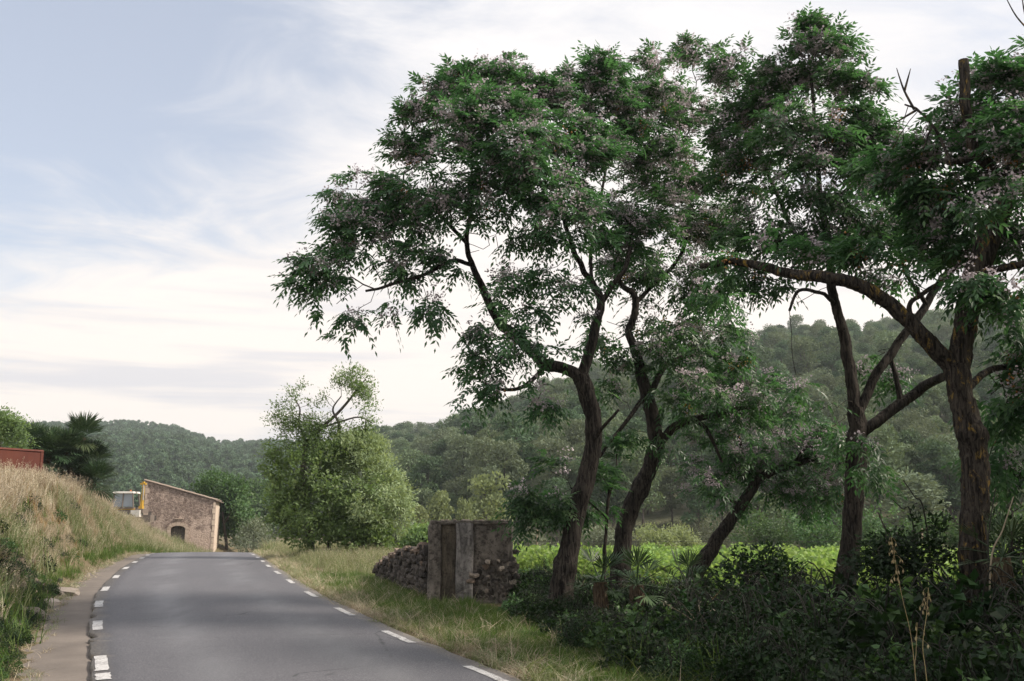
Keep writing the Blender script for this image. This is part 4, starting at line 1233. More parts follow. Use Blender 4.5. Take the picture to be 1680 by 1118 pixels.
def under_mesh(seed, h=.7, R=.5, n=330, ll=.062, lw=.05, mat='bramble'):
    r = np.random.default_rng(seed)
    mb = MB()
    for k in range(9):
        a, q = r.uniform(0, 6.28), r.uniform(.4, 1) * R
        t = h * r.uniform(.7, 1.15)
        pts = np.array([[0, 0, -.05], [math.cos(a) * q * .35, math.sin(a) * q * .35, t * .75], [math.cos(a) * q * .8, math.sin(a) * q * .8, t], [math.cos(a) * q * 1.25, math.sin(a) * q * 1.25, t * .75]])
        mb.tube(catmull(pts, 3), np.linspace(.008, .003, 10), 4, 1, False)
    a, q = r.uniform(0, 6.28, n), R * np.sqrt(r.random(n)) * 1.15
    z = h * (1.05 - .55 * (q / R) ** 2) * r.random(n) ** .5 * r.uniform(.75, 1.15, n)
    c = np.stack([np.cos(a) * q, np.sin(a) * q, z], -1)
    d = nrm(np.stack([np.cos(a), np.sin(a), r.normal(-.2, .5, n)], -1) + r.normal(0, .6, (n, 3)))
    c3 = np.repeat(c, 3, 0); d3 = nrm(np.repeat(d, 3, 0) + r.normal(0, .75, (n * 3, 3)))
    nv = nrm(rand_dirs(n * 3, r) * .7 + [0, 0, 1])
    V, F = leaf_quads(c3, d3, nv, ll * r.uniform(.7, 1.3, n * 3), lw * r.uniform(.7, 1.2, n * 3), .12)
    mb.add(V, F, 0, np.repeat(r.random(n), 3) * .7 + r.random(n * 3) * .3)
    return mb.mesh('bramble_clump', [M[mat], M['stem']])
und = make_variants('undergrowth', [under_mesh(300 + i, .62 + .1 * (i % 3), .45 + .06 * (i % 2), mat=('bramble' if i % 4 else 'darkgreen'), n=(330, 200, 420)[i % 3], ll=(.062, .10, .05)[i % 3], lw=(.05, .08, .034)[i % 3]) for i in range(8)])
u = grid_pts(-6, 16, 3.2, 24, .40, .2, rb)
vv = u[:, 0] - rxr(u[:, 1]) - .3
lim = np.interp(u[:, 1], [3, 8, 12, 17, 19, 21, 24], [.9, 1.0, 1.35, 2.3, 3.4, 3.4, 3.2])
u = u[(vv > lim) & (vv < 9.0) & (rb.random(len(u)) < .95)]
vv = u[:, 0] - rxr(u[:, 1]) - .3
su = np.clip(.55 + .22 * (vv - 1.6), .45, 1.25) * np.interp(u[:, 1], [3, 7, 11, 14, 18, 24], [.75, 1.0, 1.15, .85, .6, .45]) * rb.uniform(.75, 1.2, len(u))
wl_ = poisson_strip(330, 7.5, 21, lambda y: shL(y) - 1.2, lambda y: shL(y) + .10, rb)
bs_ = poisson_strip(70, 15, 34, lambda y: shL(y) - 2.2, lambda y: shL(y) - .3, rb)
scatter('scrub', und, 8, onH(bs_), rb.uniform(.28, .5, len(bs_)), .2, 'dark scrub tufts growing through the dry grass of the left bank', 'scrub', rb)
scatter('weeds', und, 8, onH(wl_), rb.uniform(.15, .34, len(wl_)), .25, 'dark green weeds hanging over the near left shoulder', 'weeds', rb)
ug = u[(rb.random(len(u)) < .12) & (u[:, 1] > 9.5)]
scatter('shade_grass', grn_c, 4, onH(ug), rb.uniform(.6, 1.3, len(ug)), .25, 'long grass blades standing in the brambles under the trees', 'grass', rb)
ud = u[(rb.random(len(u)) < .04) & (u[:, 1] > 9.0)]
scatter('dead_stems', dry_c, 7, onH(ud), rb.uniform(.7, 1.2, len(ud)), .35, 'a few dead straw stems among the brambles', 'dead stems', rb)
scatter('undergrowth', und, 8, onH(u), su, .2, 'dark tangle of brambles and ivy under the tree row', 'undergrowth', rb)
# ------------------------------------------------------------------ stone building
def rubble_wall_mat():
    m = Mat('weathered_rubble_wall')
    v = m.coord('Object')
    st = m.voro(m.coord('Object', (1, 1, 1.35)), 6.5, 'F1', 'Color')
    ed = m.voro(m.coord('Object', (1, 1, 1.35)), 6.5, 'DISTANCE_TO_EDGE')
    n1, n2 = m.noise(v, 1.0, 5, .65, .3), m.noise(v, 5.0, 6, .78)
    g = m.n('ShaderNodeSeparateColor'); m.l(st, g.inputs[0])
    col = m.mix(m.rng(g.outputs[0], 0, 1), (0.22, 0.165, 0.14), (0.42, 0.335, 0.29))
    col = m.mix(m.rng(ed, .07, .02, 0, .6), col, (0.46, 0.38, 0.33))
    col = m.mix(m.rng(n2, .45, .62, 0, .85), col, (0.13, 0.093, 0.078))
    s = m.n('ShaderNodeSeparateXYZ'); m.l(v, s.inputs[0])
    # remains of pinkish render, mostly on the lower half
    f = m.math('ADD', n1, m.math('MULTIPLY', m.rng(s.outputs[2], 4.6, .8), .27))
    f = m.math('SUBTRACT', f, m.math('MULTIPLY', m.rng(n2, .3, .8), .14))
    col = m.mix(m.rng(f, .48, .62, 0, .8), col, (0.58, 0.46, 0.39))
    return m.done(m.bsdf(col, .95, m.bump(m.math('ADD', m.rng(ed, 0, .12), n2), .8, .05), 0, .15))
M['rubble'] = rubble_wall_mat()
M['plaster'] = plain('cream_plaster', (0.55, 0.45, 0.36), .9, 0, .18, 4)
M['sandstone'] = plain('pale_sandstone', (0.44, 0.35, 0.285), .9, 0, .22, 6)
M['tile'] = plain('clay_roof_tile', (0.26, 0.205, 0.17), .9, 0, .3, 7)
M['oldwood'] = plain('weathered_door_wood', (0.10, 0.085, 0.075), .85, 0, .35, 9)
M['iron'] = plain('dark_iron', (0.04, 0.037, 0.035), .6, .6)
bx0, by0 = P(238, 800, 75)[0], 75.0
yaw = math.radians(13)
bld = empty('stone_building', (bx0, by0, -1.6), 'old single-storey stone building with a sloping roofline and arched door past the road crest', 'building', None, yaw)
BW, BD = 5.12, 7.0
zt0, zt1 = P(238, 790, 75)[2] + 1.6, P(354, 822, 76.15)[2] + 1.6
def top(s_):
    return zt0 + (zt1 - zt0) * s_ / BW
def prism_xz(poly, y0, y1):
    import bmesh
    bm = bmesh.new()
    vs = [bm.verts.new((p[0], y0, p[1])) for p in poly]
    f = bm.faces.new(vs)
    e = bmesh.ops.extrude_face_region(bm, geom=[f])
    bmesh.ops.translate(bm, vec=(0, y1 - y0, 0), verts=[g for g in e['geom'] if isinstance(g, bmesh.types.BMVert)])
    bmesh.ops.triangulate(bm, faces=bm.faces[:])
    bmesh.ops.recalc_face_normals(bm, faces=bm.faces[:])
    V = np.array([v.co[:] for v in bm.verts]); bm.verts.index_update()
    F = np.array([[v.index for v in f.verts] for f in bm.faces])
    bm.free()
    return V, F
d0, d1 = 1.99, 3.05
zsp, zap = P(295, 868.5, 75.6)[2] + 1.6, P(295, 863, 75.6)[2] + 1.6
arch = [(d0 + (d1 - d0) * (1 - math.cos(a)) / 2, zsp + (zap - zsp) * math.sin(a)) for a in np.linspace(0, math.pi, 9)]
poly = [(0, 0), (0, zt0), (BW * .25, top(BW * .25) + .03), (BW * .6, top(BW * .6) - .03), (BW, zt1), (BW, 0), (d1, 0)] + arch[::-1] + [(d0, 0)]
part('wall', MB().add(*prism_xz(poly, 0, .5)), [M['rubble']], bld, True)
def shear_wall(x0, x1, y0, y1, za, zb, mat):
    V = np.array([[x0, y0, 0], [x1, y0, 0], [x1, y1, 0], [x0, y1, 0], [x0, y0, za], [x1, y0, zb], [x1, y1, zb], [x0, y1, za]], float)
    part('wall', MB().add(V, [[0, 3, 2, 1], [4, 5, 6, 7], [0, 1, 5, 4], [1, 2, 6, 5], [2, 3, 7, 6], [3, 0, 4, 7]]), [M[mat]], bld, True)
shear_wall(0, .5, .502, BD, zt0, top(.5), 'rubble')
shear_wall(BW - .5, BW, .502, BD, top(BW - .5), zt1, 'plaster')
shear_wall(.502, BW - .502, BD - .5, BD, top(.5), top(BW - .5), 'rubble')
dl = np.array([BW, 0, zt1 - zt0]); dl = dl / np.linalg.norm(dl)
roof_n = np.array([-dl[2], 0, dl[0]])
roof = MB()
c8 = []
for (s_, y_) in ((-.08, -.06), (BW + .28, -.06), (BW + .28, BD + .1), (-.08, BD + .1)):
    c8.append([s_, y_, top(s_) + .015])
V = np.vstack([np.array(c8), np.array(c8) + roof_n * .06])
rf_o = part('roof', roof.add(V, [[0, 3, 2, 1], [4, 5, 6, 7], [0, 1, 5, 4], [1, 2, 6, 5], [2, 3, 7, 6], [3, 0, 4, 7]]), [M['tile']], bld, True)
# curved clay tiles, courses running down the slope
def tile_mesh():
    a = np.linspace(0, math.pi, 6)
    mb = MB()
    o = [np.stack([np.full(6, x), np.cos(a) * rr, np.sin(a) * rr * .75], -1) for x, rr in ((0, .105), (.5, .125))]
    V = np.vstack(o); k = np.arange(5)
    mb.add(V, np.stack([k, k + 1, k + 7, k + 6], -1), 0, None, True)
    i = [o_ * np.array([1, .86, .80]) for o_ in o]
    mb.add(np.vstack(i), np.stack([k, k + 6, k + 7, k + 1], -1), 0)
    mb.add(np.vstack([o[1], i[1]]), np.stack([k, k + 1, k + 7, k + 6], -1), 0)
    return mb.mesh('roof_tile', [M['tile']])
tm = tile_mesh()
ang = math.atan2(-dl[2], dl[0])
slope = BW / dl[0]
for j in range(22):
    for i in range(12):
        s_ = -.08 + i * .455 * dl[0]
        p = np.array([s_, -.02 + j * .325, top(s_) + .08]) + roof_n * (.0 + .012 * (i % 2))
        o = link('roof_tile', tm, rf_o, tuple(p), (0, ang + random.uniform(-.02, .02), random.uniform(-.04, .04)))
# arch of dressed stones and jambs
for k in range(7):
    a0, a1 = math.pi * k / 7 + .02, math.pi * (k + 1) / 7 - .02
    cx_, rx_ = (d0 + d1) / 2, (d1 - d0) / 2
    q = [(cx_ - math.cos(a) * (rx_ + g * .26), zsp + math.sin(a) * ((zap - zsp) + g * .26)) for a, g in ((a0, .02), ((a0 + a1) / 2, .02), (a1, .02), (a1, 1), ((a0 + a1) / 2, 1), (a0, 1))]
    part('arch_stone', MB().add(*prism_xz(q, -.035 - .01 * (k % 2), .2)), [M['sandstone']], bld, True)
for sg, s_ in ((-1, d0 - .12), (1, d1 + .12)):
    for k in range(5):
        part('jamb_stone', MB().box((s_ + sg * .03 * (k % 2), .08, zsp - .17 - k * .32), (.26 + .06 * (k % 2), .22, .30)), [M['sandstone']], bld, True)
part('lintel', MB().box((2.55, -.02, zap + .52), (.62, .16, .07)), [M['sandstone']], bld, True)
for k in range(15):
    h_ = (zt0 - .2) / 15
    part('corner_stone', MB().box((.11 + .05 * (k % 2), -.004, .15 + h_ * (k + .5)), (.20 + .12 * (k % 2) + random.uniform(-.04, .04), .04, h_ * .9)), [M['sandstone']], bld, True)
for k in range(11):
    h_ = (zt1 - .3) / 11
    part('corner_stone', MB().box((BW - .08 - .02 * (k % 2), -.004, .2 + h_ * (k + .5)), (.16 + .06 * (k % 2), .04, h_ * .88)), [M['plaster']], bld, True)
door = part('door', MB().box(((d0 + d1) / 2, .34, zap / 2), (d1 - d0 + .2, .04, zap + .2)), [M['iron']], bld, True)
for k in range(6):
    w_ = (d1 - d0) / 6
    link('plank', MB().box((d0 + w_ * (k + .5), .305 - .008 * (k % 2), zap / 2), (w_ * .86, .03, zap)).mesh('plank', [M['oldwood']]), door)
for px, py, ww, hh in ((247, 846, .34, .52), (256, 850, .26, .34)):
    s_ = (px - 238) / 116 * BW
    part('niche_shade_panel', MB().box((s_, -.005, P(px, py, 75.2)[2] + 1.6), (ww, .03, hh)), [M['oldwood']], bld, True)  # flat dark panel on the wall stands for the shade of a small opening

# ------------------------------------------------------------------ backhoe loader behind the bank
M['yellow'] = plain('faded_yellow_paint', (0.50, 0.30, 0.035), .45, 0, .15, 5)
M['cabgrey'] = plain('brown_grey_cab_paint', (0.16, 0.13, 0.11), .5)
M['white'] = plain('off_white_paint', (0.66, 0.63, 0.58), .5)
M['tyre'] = plain('rubber_tyre', (0.025, 0.024, 0.023), .9)
M['chrome'] = plain('steel_ram', (0.55, 0.55, 0.55), .3, .8)
M['orange'] = plain('orange_beacon', (0.6, 0.16, 0.03), .3)
def glass_mat():
    m = Mat('cab_glass')
    return m.done(m.bsdf((0.20, 0.24, 0.28), .12, None, 0, .9))
M['glass'] = glass_mat()
Yb = 70.0
hp = P(206, 835, Yb)
gz = float(H(hp[0], Yb))
bh = empty('backhoe_loader', (hp[0], Yb, gz), 'yellow backhoe loader with a dark cab parked beside the stone building', 'digger')
zc0, zc1 = P(206, 833, Yb)[2] - gz, P(206, 808, Yb)[2] - gz
cab = MB()
wb, wt = 1.52, 1.26
for sx_ in (-1, -.02, 1):
    for sy_ in (-.6, .6):
        if sx_ == -.02 and sy_ > 0:
            continue
        cab.tube(np.array([[sx_ * wb / 2, sy_, zc0], [sx_ * wt / 2 + (.02 if sx_ < 0 else 0), sy_ * .92, zc1 - .08]]), .045, 6)
cab.box((0, 0, zc0 - .04), (wb + .06, 1.3, .1))
cb = part('cab', cab, [M['cabgrey']], bh, True)
link('cab_roof', MB().box((0, 0, zc1 - .02), (1.44, 1.36, .13), 0, 0, .95).mesh('cab_roof', [M['white']]), cb)
for s0, s1 in ((-.93, -.09), (.05, .93)):
    V = np.array([[s0 * wb / 2, -.585, zc0 + .05], [s1 * wb / 2, -.585, zc0 + .05], [s1 * wt / 2, -.545, zc1 - .13], [s0 * wt / 2, -.545, zc1 - .13]])
    V = np.vstack([V, V + [0, .02, 0]])
    link('window', MB().add(V, [[0, 1, 2, 3], [7, 6, 5, 4], [0, 4, 5, 1], [1, 5, 6, 2], [2, 6, 7, 3], [3, 7, 4, 0]]).mesh('window', [M['glass']]), cb)
link('beacon', MB().tube(np.array([[.28, 0, zc1 + .03], [.28, 0, zc1 + .16]]), [.07, .05], 8).mesh('beacon', [M['orange']]), cb)
part('body', MB().box((.15, 0, zc0 - .24), (2.5, 1.1, .30)).box((-1.5, 0, zc0 - .25), (1.3, .9, .5), 0, 0, .9).box((.2, 0, zc0 - .75), (3.4, .8, .5)), [M['cabgrey']], bh, True)
part('side_panel', MB().box((.0, -.56, zc0 - .11), (1.7, .03, .10)), [M['yellow']], bh, True)
bm_ = part('boom', MB().box((1.15, -.1, zc0 + .35), (.16, .3, 1.1), 0, 0, .8).box((1.18, -.1, zc0 + 1.3), (.12, .2, .95)).box((1.17, -.1, zc0 + 1.62), (.36, .26, .12)).box((1.12, -.1, zc0 - .05), (.24, .4, .3)), [M['yellow']], bh, True)
link('ram', MB().tube(np.array([[1.26, -.24, zc0 + .5], [1.24, -.24, zc0 + 1.55]]), .04, 8).mesh('ram', [M['chrome']]), bm_)
part('toolbox', MB().box((.95, -.5, zc0 - .42), (.62, .5, .46)), [M['white']], bh, True)
for x_, R_ in ((.35, .72), (-1.75, .5)):
    for y_ in (-.75, .75):
        wh = part('wheel', MB().tube(np.array([[x_, y_ - .17, R_], [x_, y_ - .15, R_], [x_, y_ + .15, R_], [x_, y_ + .17, R_]]), [R_ * .9, R_, R_, R_ * .9], 24), [M['tyre']], bh, True)
        link('rim', MB().tube(np.array([[x_, y_ - .185, R_], [x_, y_ + .185, R_]]), R_ * .5, 16).mesh('rim', [M['yellow']]), wh)

# ------------------------------------------------------------------ rust-red wall at the left edge
def corten():
    m = Mat('rusted_steel')
    v = m.coord('Object', (1, 1, .5))
    n1, n2 = m.noise(v, 1.5, 6, .65), m.noise(v, 18, 4, .7)
    col = m.mix(m.rng(n1, .3, .7), (0.075, 0.02, 0.014), (0.12, 0.034, 0.02))
    col = m.mix(m.rng(n2, .5, .8, 0, .5), col, (0.10, 0.03, 0.02))
    return m.done(m.bsdf(col, .8, m.bump(n2, .2, .01), 0, .3))
M['rust'] = corten()
a_, b_ = P(-160, 727, 30.0), P(68, 742, 34.0)
rw = empty('steel_wall', (float(b_[0]), float(b_[1]), float(H(b_[0], b_[1]))), 'rust-red steel wall end at the top of the left bank', 'wall')
dvec = (b_ - a_)[:2]; ln_ = np.linalg.norm(dvec); rot_ = math.atan2(dvec[1], dvec[0])
mid = (a_ + b_) / 2
for k in range(3):
    f_ = (k + .5) / 3
    c_ = a_ + (b_ - a_) * f_
    part('panel', MB().box((c_[0], c_[1], (c_[2] + 1.2) / 2), (ln_ / 3 - .006, .08, c_[2] - 1.2), rot_), [M['rust']], rw)
part('top_rail', MB().tube(np.array([a_ + [0, 0, .01], b_ + [.05, .02, .02]]), .05, 4, 0, True, False), [M['rust']], rw)
part('post', MB().box((b_[0], b_[1], b_[2] - .9), (.1, .12, 1.8), rot_), [M['rust']], rw)

# ------------------------------------------------------------------ fan palms
M['palm'] = leaf_mat('fan_palm_leaf', (0.042, 0.082, 0.036), (0.11, 0.15, 0.065), .15, .45, .5, None, .55)
M['fibre'] = bark_mat('palm_fibre', (0.05, 0.035, 0.025), (0.16, 0.12, 0.08), None, 0, 2)
def fan_leaf(mb, base, d, pet, rad, r, nseg=20, open_=2.3, stiff=.25, m=0):
    d = d / np.linalg.norm(d)
    end = base + d * pet
    end = end + np.array([0, 0, -.08 * pet])
    mb.tube(np.array([base, (base + end) / 2 + [0, 0, .03 * pet], end]), [.012, .010, .008], 4, m, False)
    side = np.cross(d, [0, 0, 1.]); side = side / max(np.linalg.norm(side), 1e-6)
    if np.linalg.norm(side) < .5:
        side = np.array([1., 0, 0])
    up = np.cross(side, d)
    ph = np.linspace(-open_ / 2, open_ / 2, nseg)
    ld = nrm(np.cos(ph)[:, None] * d + np.sin(ph)[:, None] * side + up * (.25 * np.abs(np.sin(ph)))[:, None] + r.normal(0, .04, (nseg, 3)) - np.array([0, 0, stiff * .4]))
    c = np.repeat(end[None], nseg, 0)
    L = rad * (1 - .25 * (np.abs(ph) / (open_ / 2)) ** 2) * r.uniform(.9, 1.06, nseg)
    sv = np.cross(ld, up[None])
    sv = nrm(sv)
    W = L * math.sin(open_ / nseg) * .52
    mid_ = c + ld * (L * .62)[:, None]
    tip = c + ld * L[:, None] - np.array([0, 0, 1.]) * (L * .10)[:, None]
    V = np.stack([c, mid_ + sv * W[:, None] * .5 - up * W[:, None] * .25, tip, mid_ - sv * W[:, None] * .5 - up * W[:, None] * .25], 1).reshape(-1, 3)
    V2 = V.copy()
    mb.add(V, np.arange(nseg * 4).reshape(-1, 4), m, np.clip(r.random() * .7 + r.random(nseg) * .3, 0, 1))
def fan_palm(name, label, heads, base_xy, seed, pet, rad, nleaf, mat='palm', cat='palm'):
    r = np.random.default_rng(seed)
    gz = float(H(base_xy[0], base_xy[1]))
    root = empty(name, (base_xy[0], base_xy[1], gz), label, cat)
    for hd_ in heads:
        hd_ = np.asarray(hd_, float)
        tr = catmull(np.array([[base_xy[0], base_xy[1], gz - .1], [(base_xy[0] + hd_[0]) / 2, (base_xy[1] + hd_[1]) / 2, (gz + hd_[2]) / 2 - .05], hd_]), 5)
        part('trunk', MB().tube(tr, .11 if hd_[2] - gz > .6 else .05, 8, 0, True, True, .1), [M['fibre']], root)
        for k in range(nleaf):
            a = k * 2.4 + r.uniform(-.3, .3)
            el = math.radians(85 - 115 * ((k + .5) / nleaf) + r.uniform(-8, 8))
            d = np.array([math.cos(a) * math.cos(el), math.sin(a) * math.cos(el), math.sin(el)])
            mb = MB()
            fan_leaf(mb, hd_, d, pet * r.uniform(.75, 1.15), rad * r.uniform(.85, 1.15), r)
            part('frond', mb, [M[mat]], root)
    return root
Yp = 40.0
fan_palm('fan_palm', 'tall dark fan palm with spiky round heads on the left bank', [P(136, 718, Yp), P(108, 742, Yp - .4), P(150, 762, Yp + .3), P(124, 775, Yp), P(155, 792, Yp - .2), P(96, 765, Yp)], P(132, 800, Yp)[:2], 51, .42, .82, 34)
fan_palm('fan_palm', 'lower dark fan palm between the garden tree and the tall palm', [P(58, 730, 39), P(84, 738, 39), P(70, 755, 39)], P(65, 760, 39)[:2], 52, .45, .7, 30)
for i, (px, py, Y, lab) in enumerate(((985, 955, 15.3, 'dwarf fan palm between the two left trunks'), (1045, 960, 15.0, 'dwarf fan palm right of the crooked trunk'), (1125, 962, 15.5, 'dwarf fan palm left of the leaning trunk base'),
                                      (1645, 915, 11.5, 'dwarf fan palm behind the lichened trunk at the right edge'))):
    p = P(px, py, Y)
    fan_palm('dwarf_palm', lab, [p], (p[0], p[1]), 60 + i, .32, .38, 11, 'palm', 'plant')

# ------------------------------------------------------------------ masonry pier and dry stone wall
def old_render():
    m = Mat('stained_old_render')
    v = m.coord('Object')
    n1 = m.noise(m.coord('Object', (2.2, 2.2, 1.3)), 1.6, 6, .7, .6)
    n2, n3 = m.noise(v, 11, 6, .75), m.noise(v, 45, 3, .7)
    col = m.mix(m.rng(n1, .3, .7), (0.085, 0.076, 0.068), (0.31, 0.275, 0.245))
    col = m.mix(m.rng(n2, .46, .64, 0, .85), col, (0.028, 0.024, 0.022))
    col = m.mix(m.rng(n3, .60, .75, 0, .5), col, (0.30, 0.28, 0.26))
    return m.done(m.bsdf(col, .95, m.bump(m.math('ADD', n2, m.math('MULTIPLY', n3, .4)), .9, .03), 0, .15))
M['render_old'] = old_render()
def stain(name, a, b, c):
    m = Mat(name)
    n1 = m.noise(m.coord('Object', (3.2, 3.2, .9)), 1.6, 6, .7, .8)
    n2 = m.noise(m.coord('Object'), 14, 6, .75)
    col = m.mix(m.rng(n1, .38, .62), a, b)
    col = m.mix(m.rng(n2, .48, .66, 0, .75), col, c)
    return m.done(m.bsdf(col, .95, m.bump(n2, .8, .02), 0, .15))
M['render_pale'] = stain('whitewash_remains', (0.10, 0.095, 0.095), (0.34, 0.32, 0.31), (0.045, 0.04, 0.038))
M['render_ochre'] = stain('ochre_stained_render', (0.06, 0.052, 0.044), (0.19, 0.16, 0.125), (0.035, 0.03, 0.026))
M['stone'] = None
def stone_mat(name, a, b, c):
    m = Mat(name)
    n1, n2 = m.noise(m.coord('Object'), 7, 5, .7), m.noise(m.coord('Object'), 28, 4, .7)
    col = m.mix(m.orand(), a, b)
    col = m.mix(m.rng(n1, .5, .7, 0, .7), col, c)
    col = m.mix(m.rng(n2, .6, .8, 0, .4), col, tuple(x * 1.7 for x in b))
    return m.done(m.bsdf(col, .95, m.bump(n2, .6, .01), 0, .2))
M['stone'] = stone_mat('dark_field_stone', (0.04, 0.036, 0.033), (0.125, 0.11, 0.10), (0.04, 0.034, 0.03))
M['stone_warm'] = stone_mat('reddish_field_stone', (0.15, 0.115, 0.09), (0.28, 0.22, 0.18), (0.08, 0.06, 0.05))
M['stone_pale'] = stone_mat('pale_limestone', (0.26, 0.22, 0.19), (0.40, 0.35, 0.30), (0.13, 0.11, 0.09))
def stone_meshes(mat, n=6, seed=0):
    out = []
    g = np.linspace(-1, 1, 3)
    for k in range(n):
        r = np.random.default_rng(seed + k)
        import bmesh
        bm = bmesh.new()
        bmesh.ops.create_cube(bm, size=2)
        bmesh.ops.subdivide_edges(bm, edges=bm.edges[:], cuts=1, use_grid_fill=True)
        for v in bm.verts:
            c = np.array(v.co[:])
            c = c / np.linalg.norm(c) * .62 + c * .36
            c = c * (1 + r.normal(0, .10)) + r.normal(0, .06, 3)
            v.co = c * np.array([.5, .5, .5])
        me = bpy.data.meshes.new('stone')
        bm.to_mesh(me); bm.free()
        me.materials.append(mat)
        out.append(me)
    return out
ST, STW, STP = stone_meshes(M['stone'], 6, 1), stone_meshes(M['stone_warm'], 4, 20), stone_meshes(M['stone_pale'], 4, 40)
def put_stone(parent, meshes, p, s3, rot=None, name='stone'):
    o = link(name, random.choice(meshes), parent, tuple(np.asarray(p, float) - np.array(parent.location)),
             rot or (random.uniform(-.25, .25), random.uniform(-.25, .25), random.uniform(0, 6.28)), tuple(s3))
    return o
def rough_box(x0, x1, y0, y1, z0, z1, seed, amp=.012, bev=.04, n=9):
    """box with rounded worn edges and an uneven surface"""
    import bmesh
    r = np.random.default_rng(seed)
    bm = bmesh.new()
    bmesh.ops.create_cube(bm, size=1)
    for v in bm.verts:
        v.co = (x0 + (x1 - x0) * (v.co.x + .5), y0 + (y1 - y0) * (v.co.y + .5), z0 + (z1 - z0) * (v.co.z + .5))
    bmesh.ops.bevel(bm, geom=bm.edges[:], offset=bev, segments=2, affect='EDGES', profile=.6)
    bmesh.ops.subdivide_edges(bm, edges=[e for e in bm.edges if e.calc_length() > .2], cuts=n, use_grid_fill=True)
    bmesh.ops.triangulate(bm, faces=bm.faces[:])
    V = np.array([v.co[:] for v in bm.verts]); bm.verts.index_update()
    F = np.array([[v.index for v in f.verts] for f in bm.faces]); bm.free()
    o = np.stack([wave(V[:, 1] + V[:, 2], V[:, 2] * 1.3, seed + i, 6) for i in range(3)], -1) * amp + r.normal(0, amp * .25, V.shape)
    return MB().add(V + o, F, 0, None, False)
Yk = 19.0
kx = lambda px, Y=Yk: (px - 840) / F_PX * Y
zt_ = P(760, 855, Yk)[2]
pier = empty('masonry_pier', (kx(772), Yk + .7, float(H(kx(772), Yk + .7))), 'blackened old masonry pier with a vertical slot and crumbling plaster beside the road', 'pier')
part('left_block', rough_box(kx(705), kx(727), Yk - .05, Yk + 1.3, -.1, zt_ - .035, 1, .014, .07), [M['render_old']], pier)
part('recess', rough_box(kx(724), kx(752), Yk + .05, Yk + 1.25, -.1, zt_ - .05, 2, .012, .05), [M['render_ochre']], pier)
part('pilaster', rough_box(kx(750), kx(778), Yk - .07, Yk + .35, -.1, zt_ - .03, 3, .012, .05), [M['render_pale']], pier)
part('right_block', rough_box(kx(776), kx(841), Yk, Yk + 1.3, -.1, zt_ - .04, 4, .024, .09), [M['render_old']], pier)
part('cap', rough_box(kx(707), kx(837), Yk - .04, Yk + 1.3, zt_ - .07, zt_ + .005, 5, .014, .03), [M['render_old']], pier)
for k in range(130):                                  # stones bared where the plaster has fallen
    f_ = random.random()
    px, py = 770 + 78 * f_, random.uniform(905, 985)
    if py < 905 + 45 * (1 - f_) ** 1.5 or (py < 918 and f_ < .5):
        continue
    p = P(px, py, Yk + .035)
    s_ = random.uniform(.08, .15)
    warm = random.random() < .05
    put_stone(pier, STW if warm else (STP if random.random() < .12 else ST), p, (s_ * 1.25, s_ * .8, s_ * .8))
for px, py, m_ in ((772, 953, STW), (780, 945, STP), (800, 922, STP), (774, 944, STP)):
    put_stone(pier, m_, P(px, py, Yk - .06), (.15, .10, .09))
for k in range(16):                                  # flared, collapsed right foot
    px, py = 838 + random.uniform(-4, 12), random.uniform(915, 985)
    if (py - 905) / 80 * 22 + 838 < px - 2:
        continue
    put_stone(pier, ST, P(px, py, Yk + random.uniform(0, .8)), (random.uniform(.10, .17),) * 3)
for k in range(14):                                  # loose bits on top
    put_stone(pier, STP if k % 3 else STW, (random.uniform(kx(712), kx(832)), Yk + random.uniform(.1, 1.1), zt_ + .015), (.07, .06, .035))

p0, p1 = np.array([kx(707, 19.5), 19.5]), np.array([kx(624, 24.3), 24.3])
dw = empty('dry_stone_wall', (p0[0], p0[1], float(H(*p0))), 'low dry stone wall tapering away from the left side of the masonry pier', 'wall')
wl = np.linalg.norm(p1 - p0); wd_ = (p1 - p0) / wl; wn = np.array([-wd_[1], wd_[0]])
if wn[1] > 0:
    wn = -wn
core = MB()
pr = []
for t in np.linspace(0, 1, 12):
    q = p0 + wd_ * wl * t
    g = float(H(*q)); hh_ = np.interp(t, [0, .45, .75, 1], [1.0, .82, .58, .34])
    pr.append((q, g, hh_))
for (q, g, h0_), (q2, g2, h2_) in zip(pr[:-1], pr[1:]):
    V = []
    for (a, b, c) in ((q, g, h0_), (q2, g2, h2_)):
        for o_, z_ in ((.02, -.1), (.02, c - .06), (-.40, c - .06), (-.40, -.1)):
            V.append([*(a + wn * (o_ - .06)), b + z_])
    core.add(np.array(V), [[0, 4, 5, 1], [1, 5, 6, 2], [2, 6, 7, 3], [0, 1, 2, 3], [7, 6, 5, 4]])
part('core', core, [M['stone']], dw)
cnt = 0
s_ = 0.0
row_z = 0.0
rs = np.random.default_rng(77)
for lv in range(11):
    s_ = rs.uniform(0, .1)
    while s_ < wl and cnt < 270:
        t = s_ / wl
        hh_ = np.interp(t, [0, .45, .75, 1], [1.0, .82, .58, .34])
        L_ = rs.uniform(.11, .22)
        if lv * .105 < hh_:
            q = p0 + wd_ * (s_ + L_ / 2) + wn * rs.uniform(-.05, .01)
            z = float(H(*q)) + .04 + lv * .105 + rs.uniform(-.02, .02)
            last = (lv + 1) * .105 >= hh_
            put_stone(dw, STW if (last and rs.random() < .6) or rs.random() < .06 else ST, (q[0], q[1], z), (L_ * 1.08, rs.uniform(.14, .22), rs.uniform(.10, .145)),
                      (rs.uniform(-.2, .2), rs.uniform(-.3, .3), math.atan2(wd_[1], wd_[0]) + rs.uniform(-.3, .3)))
            cnt += 1
        s_ += L_ * .92
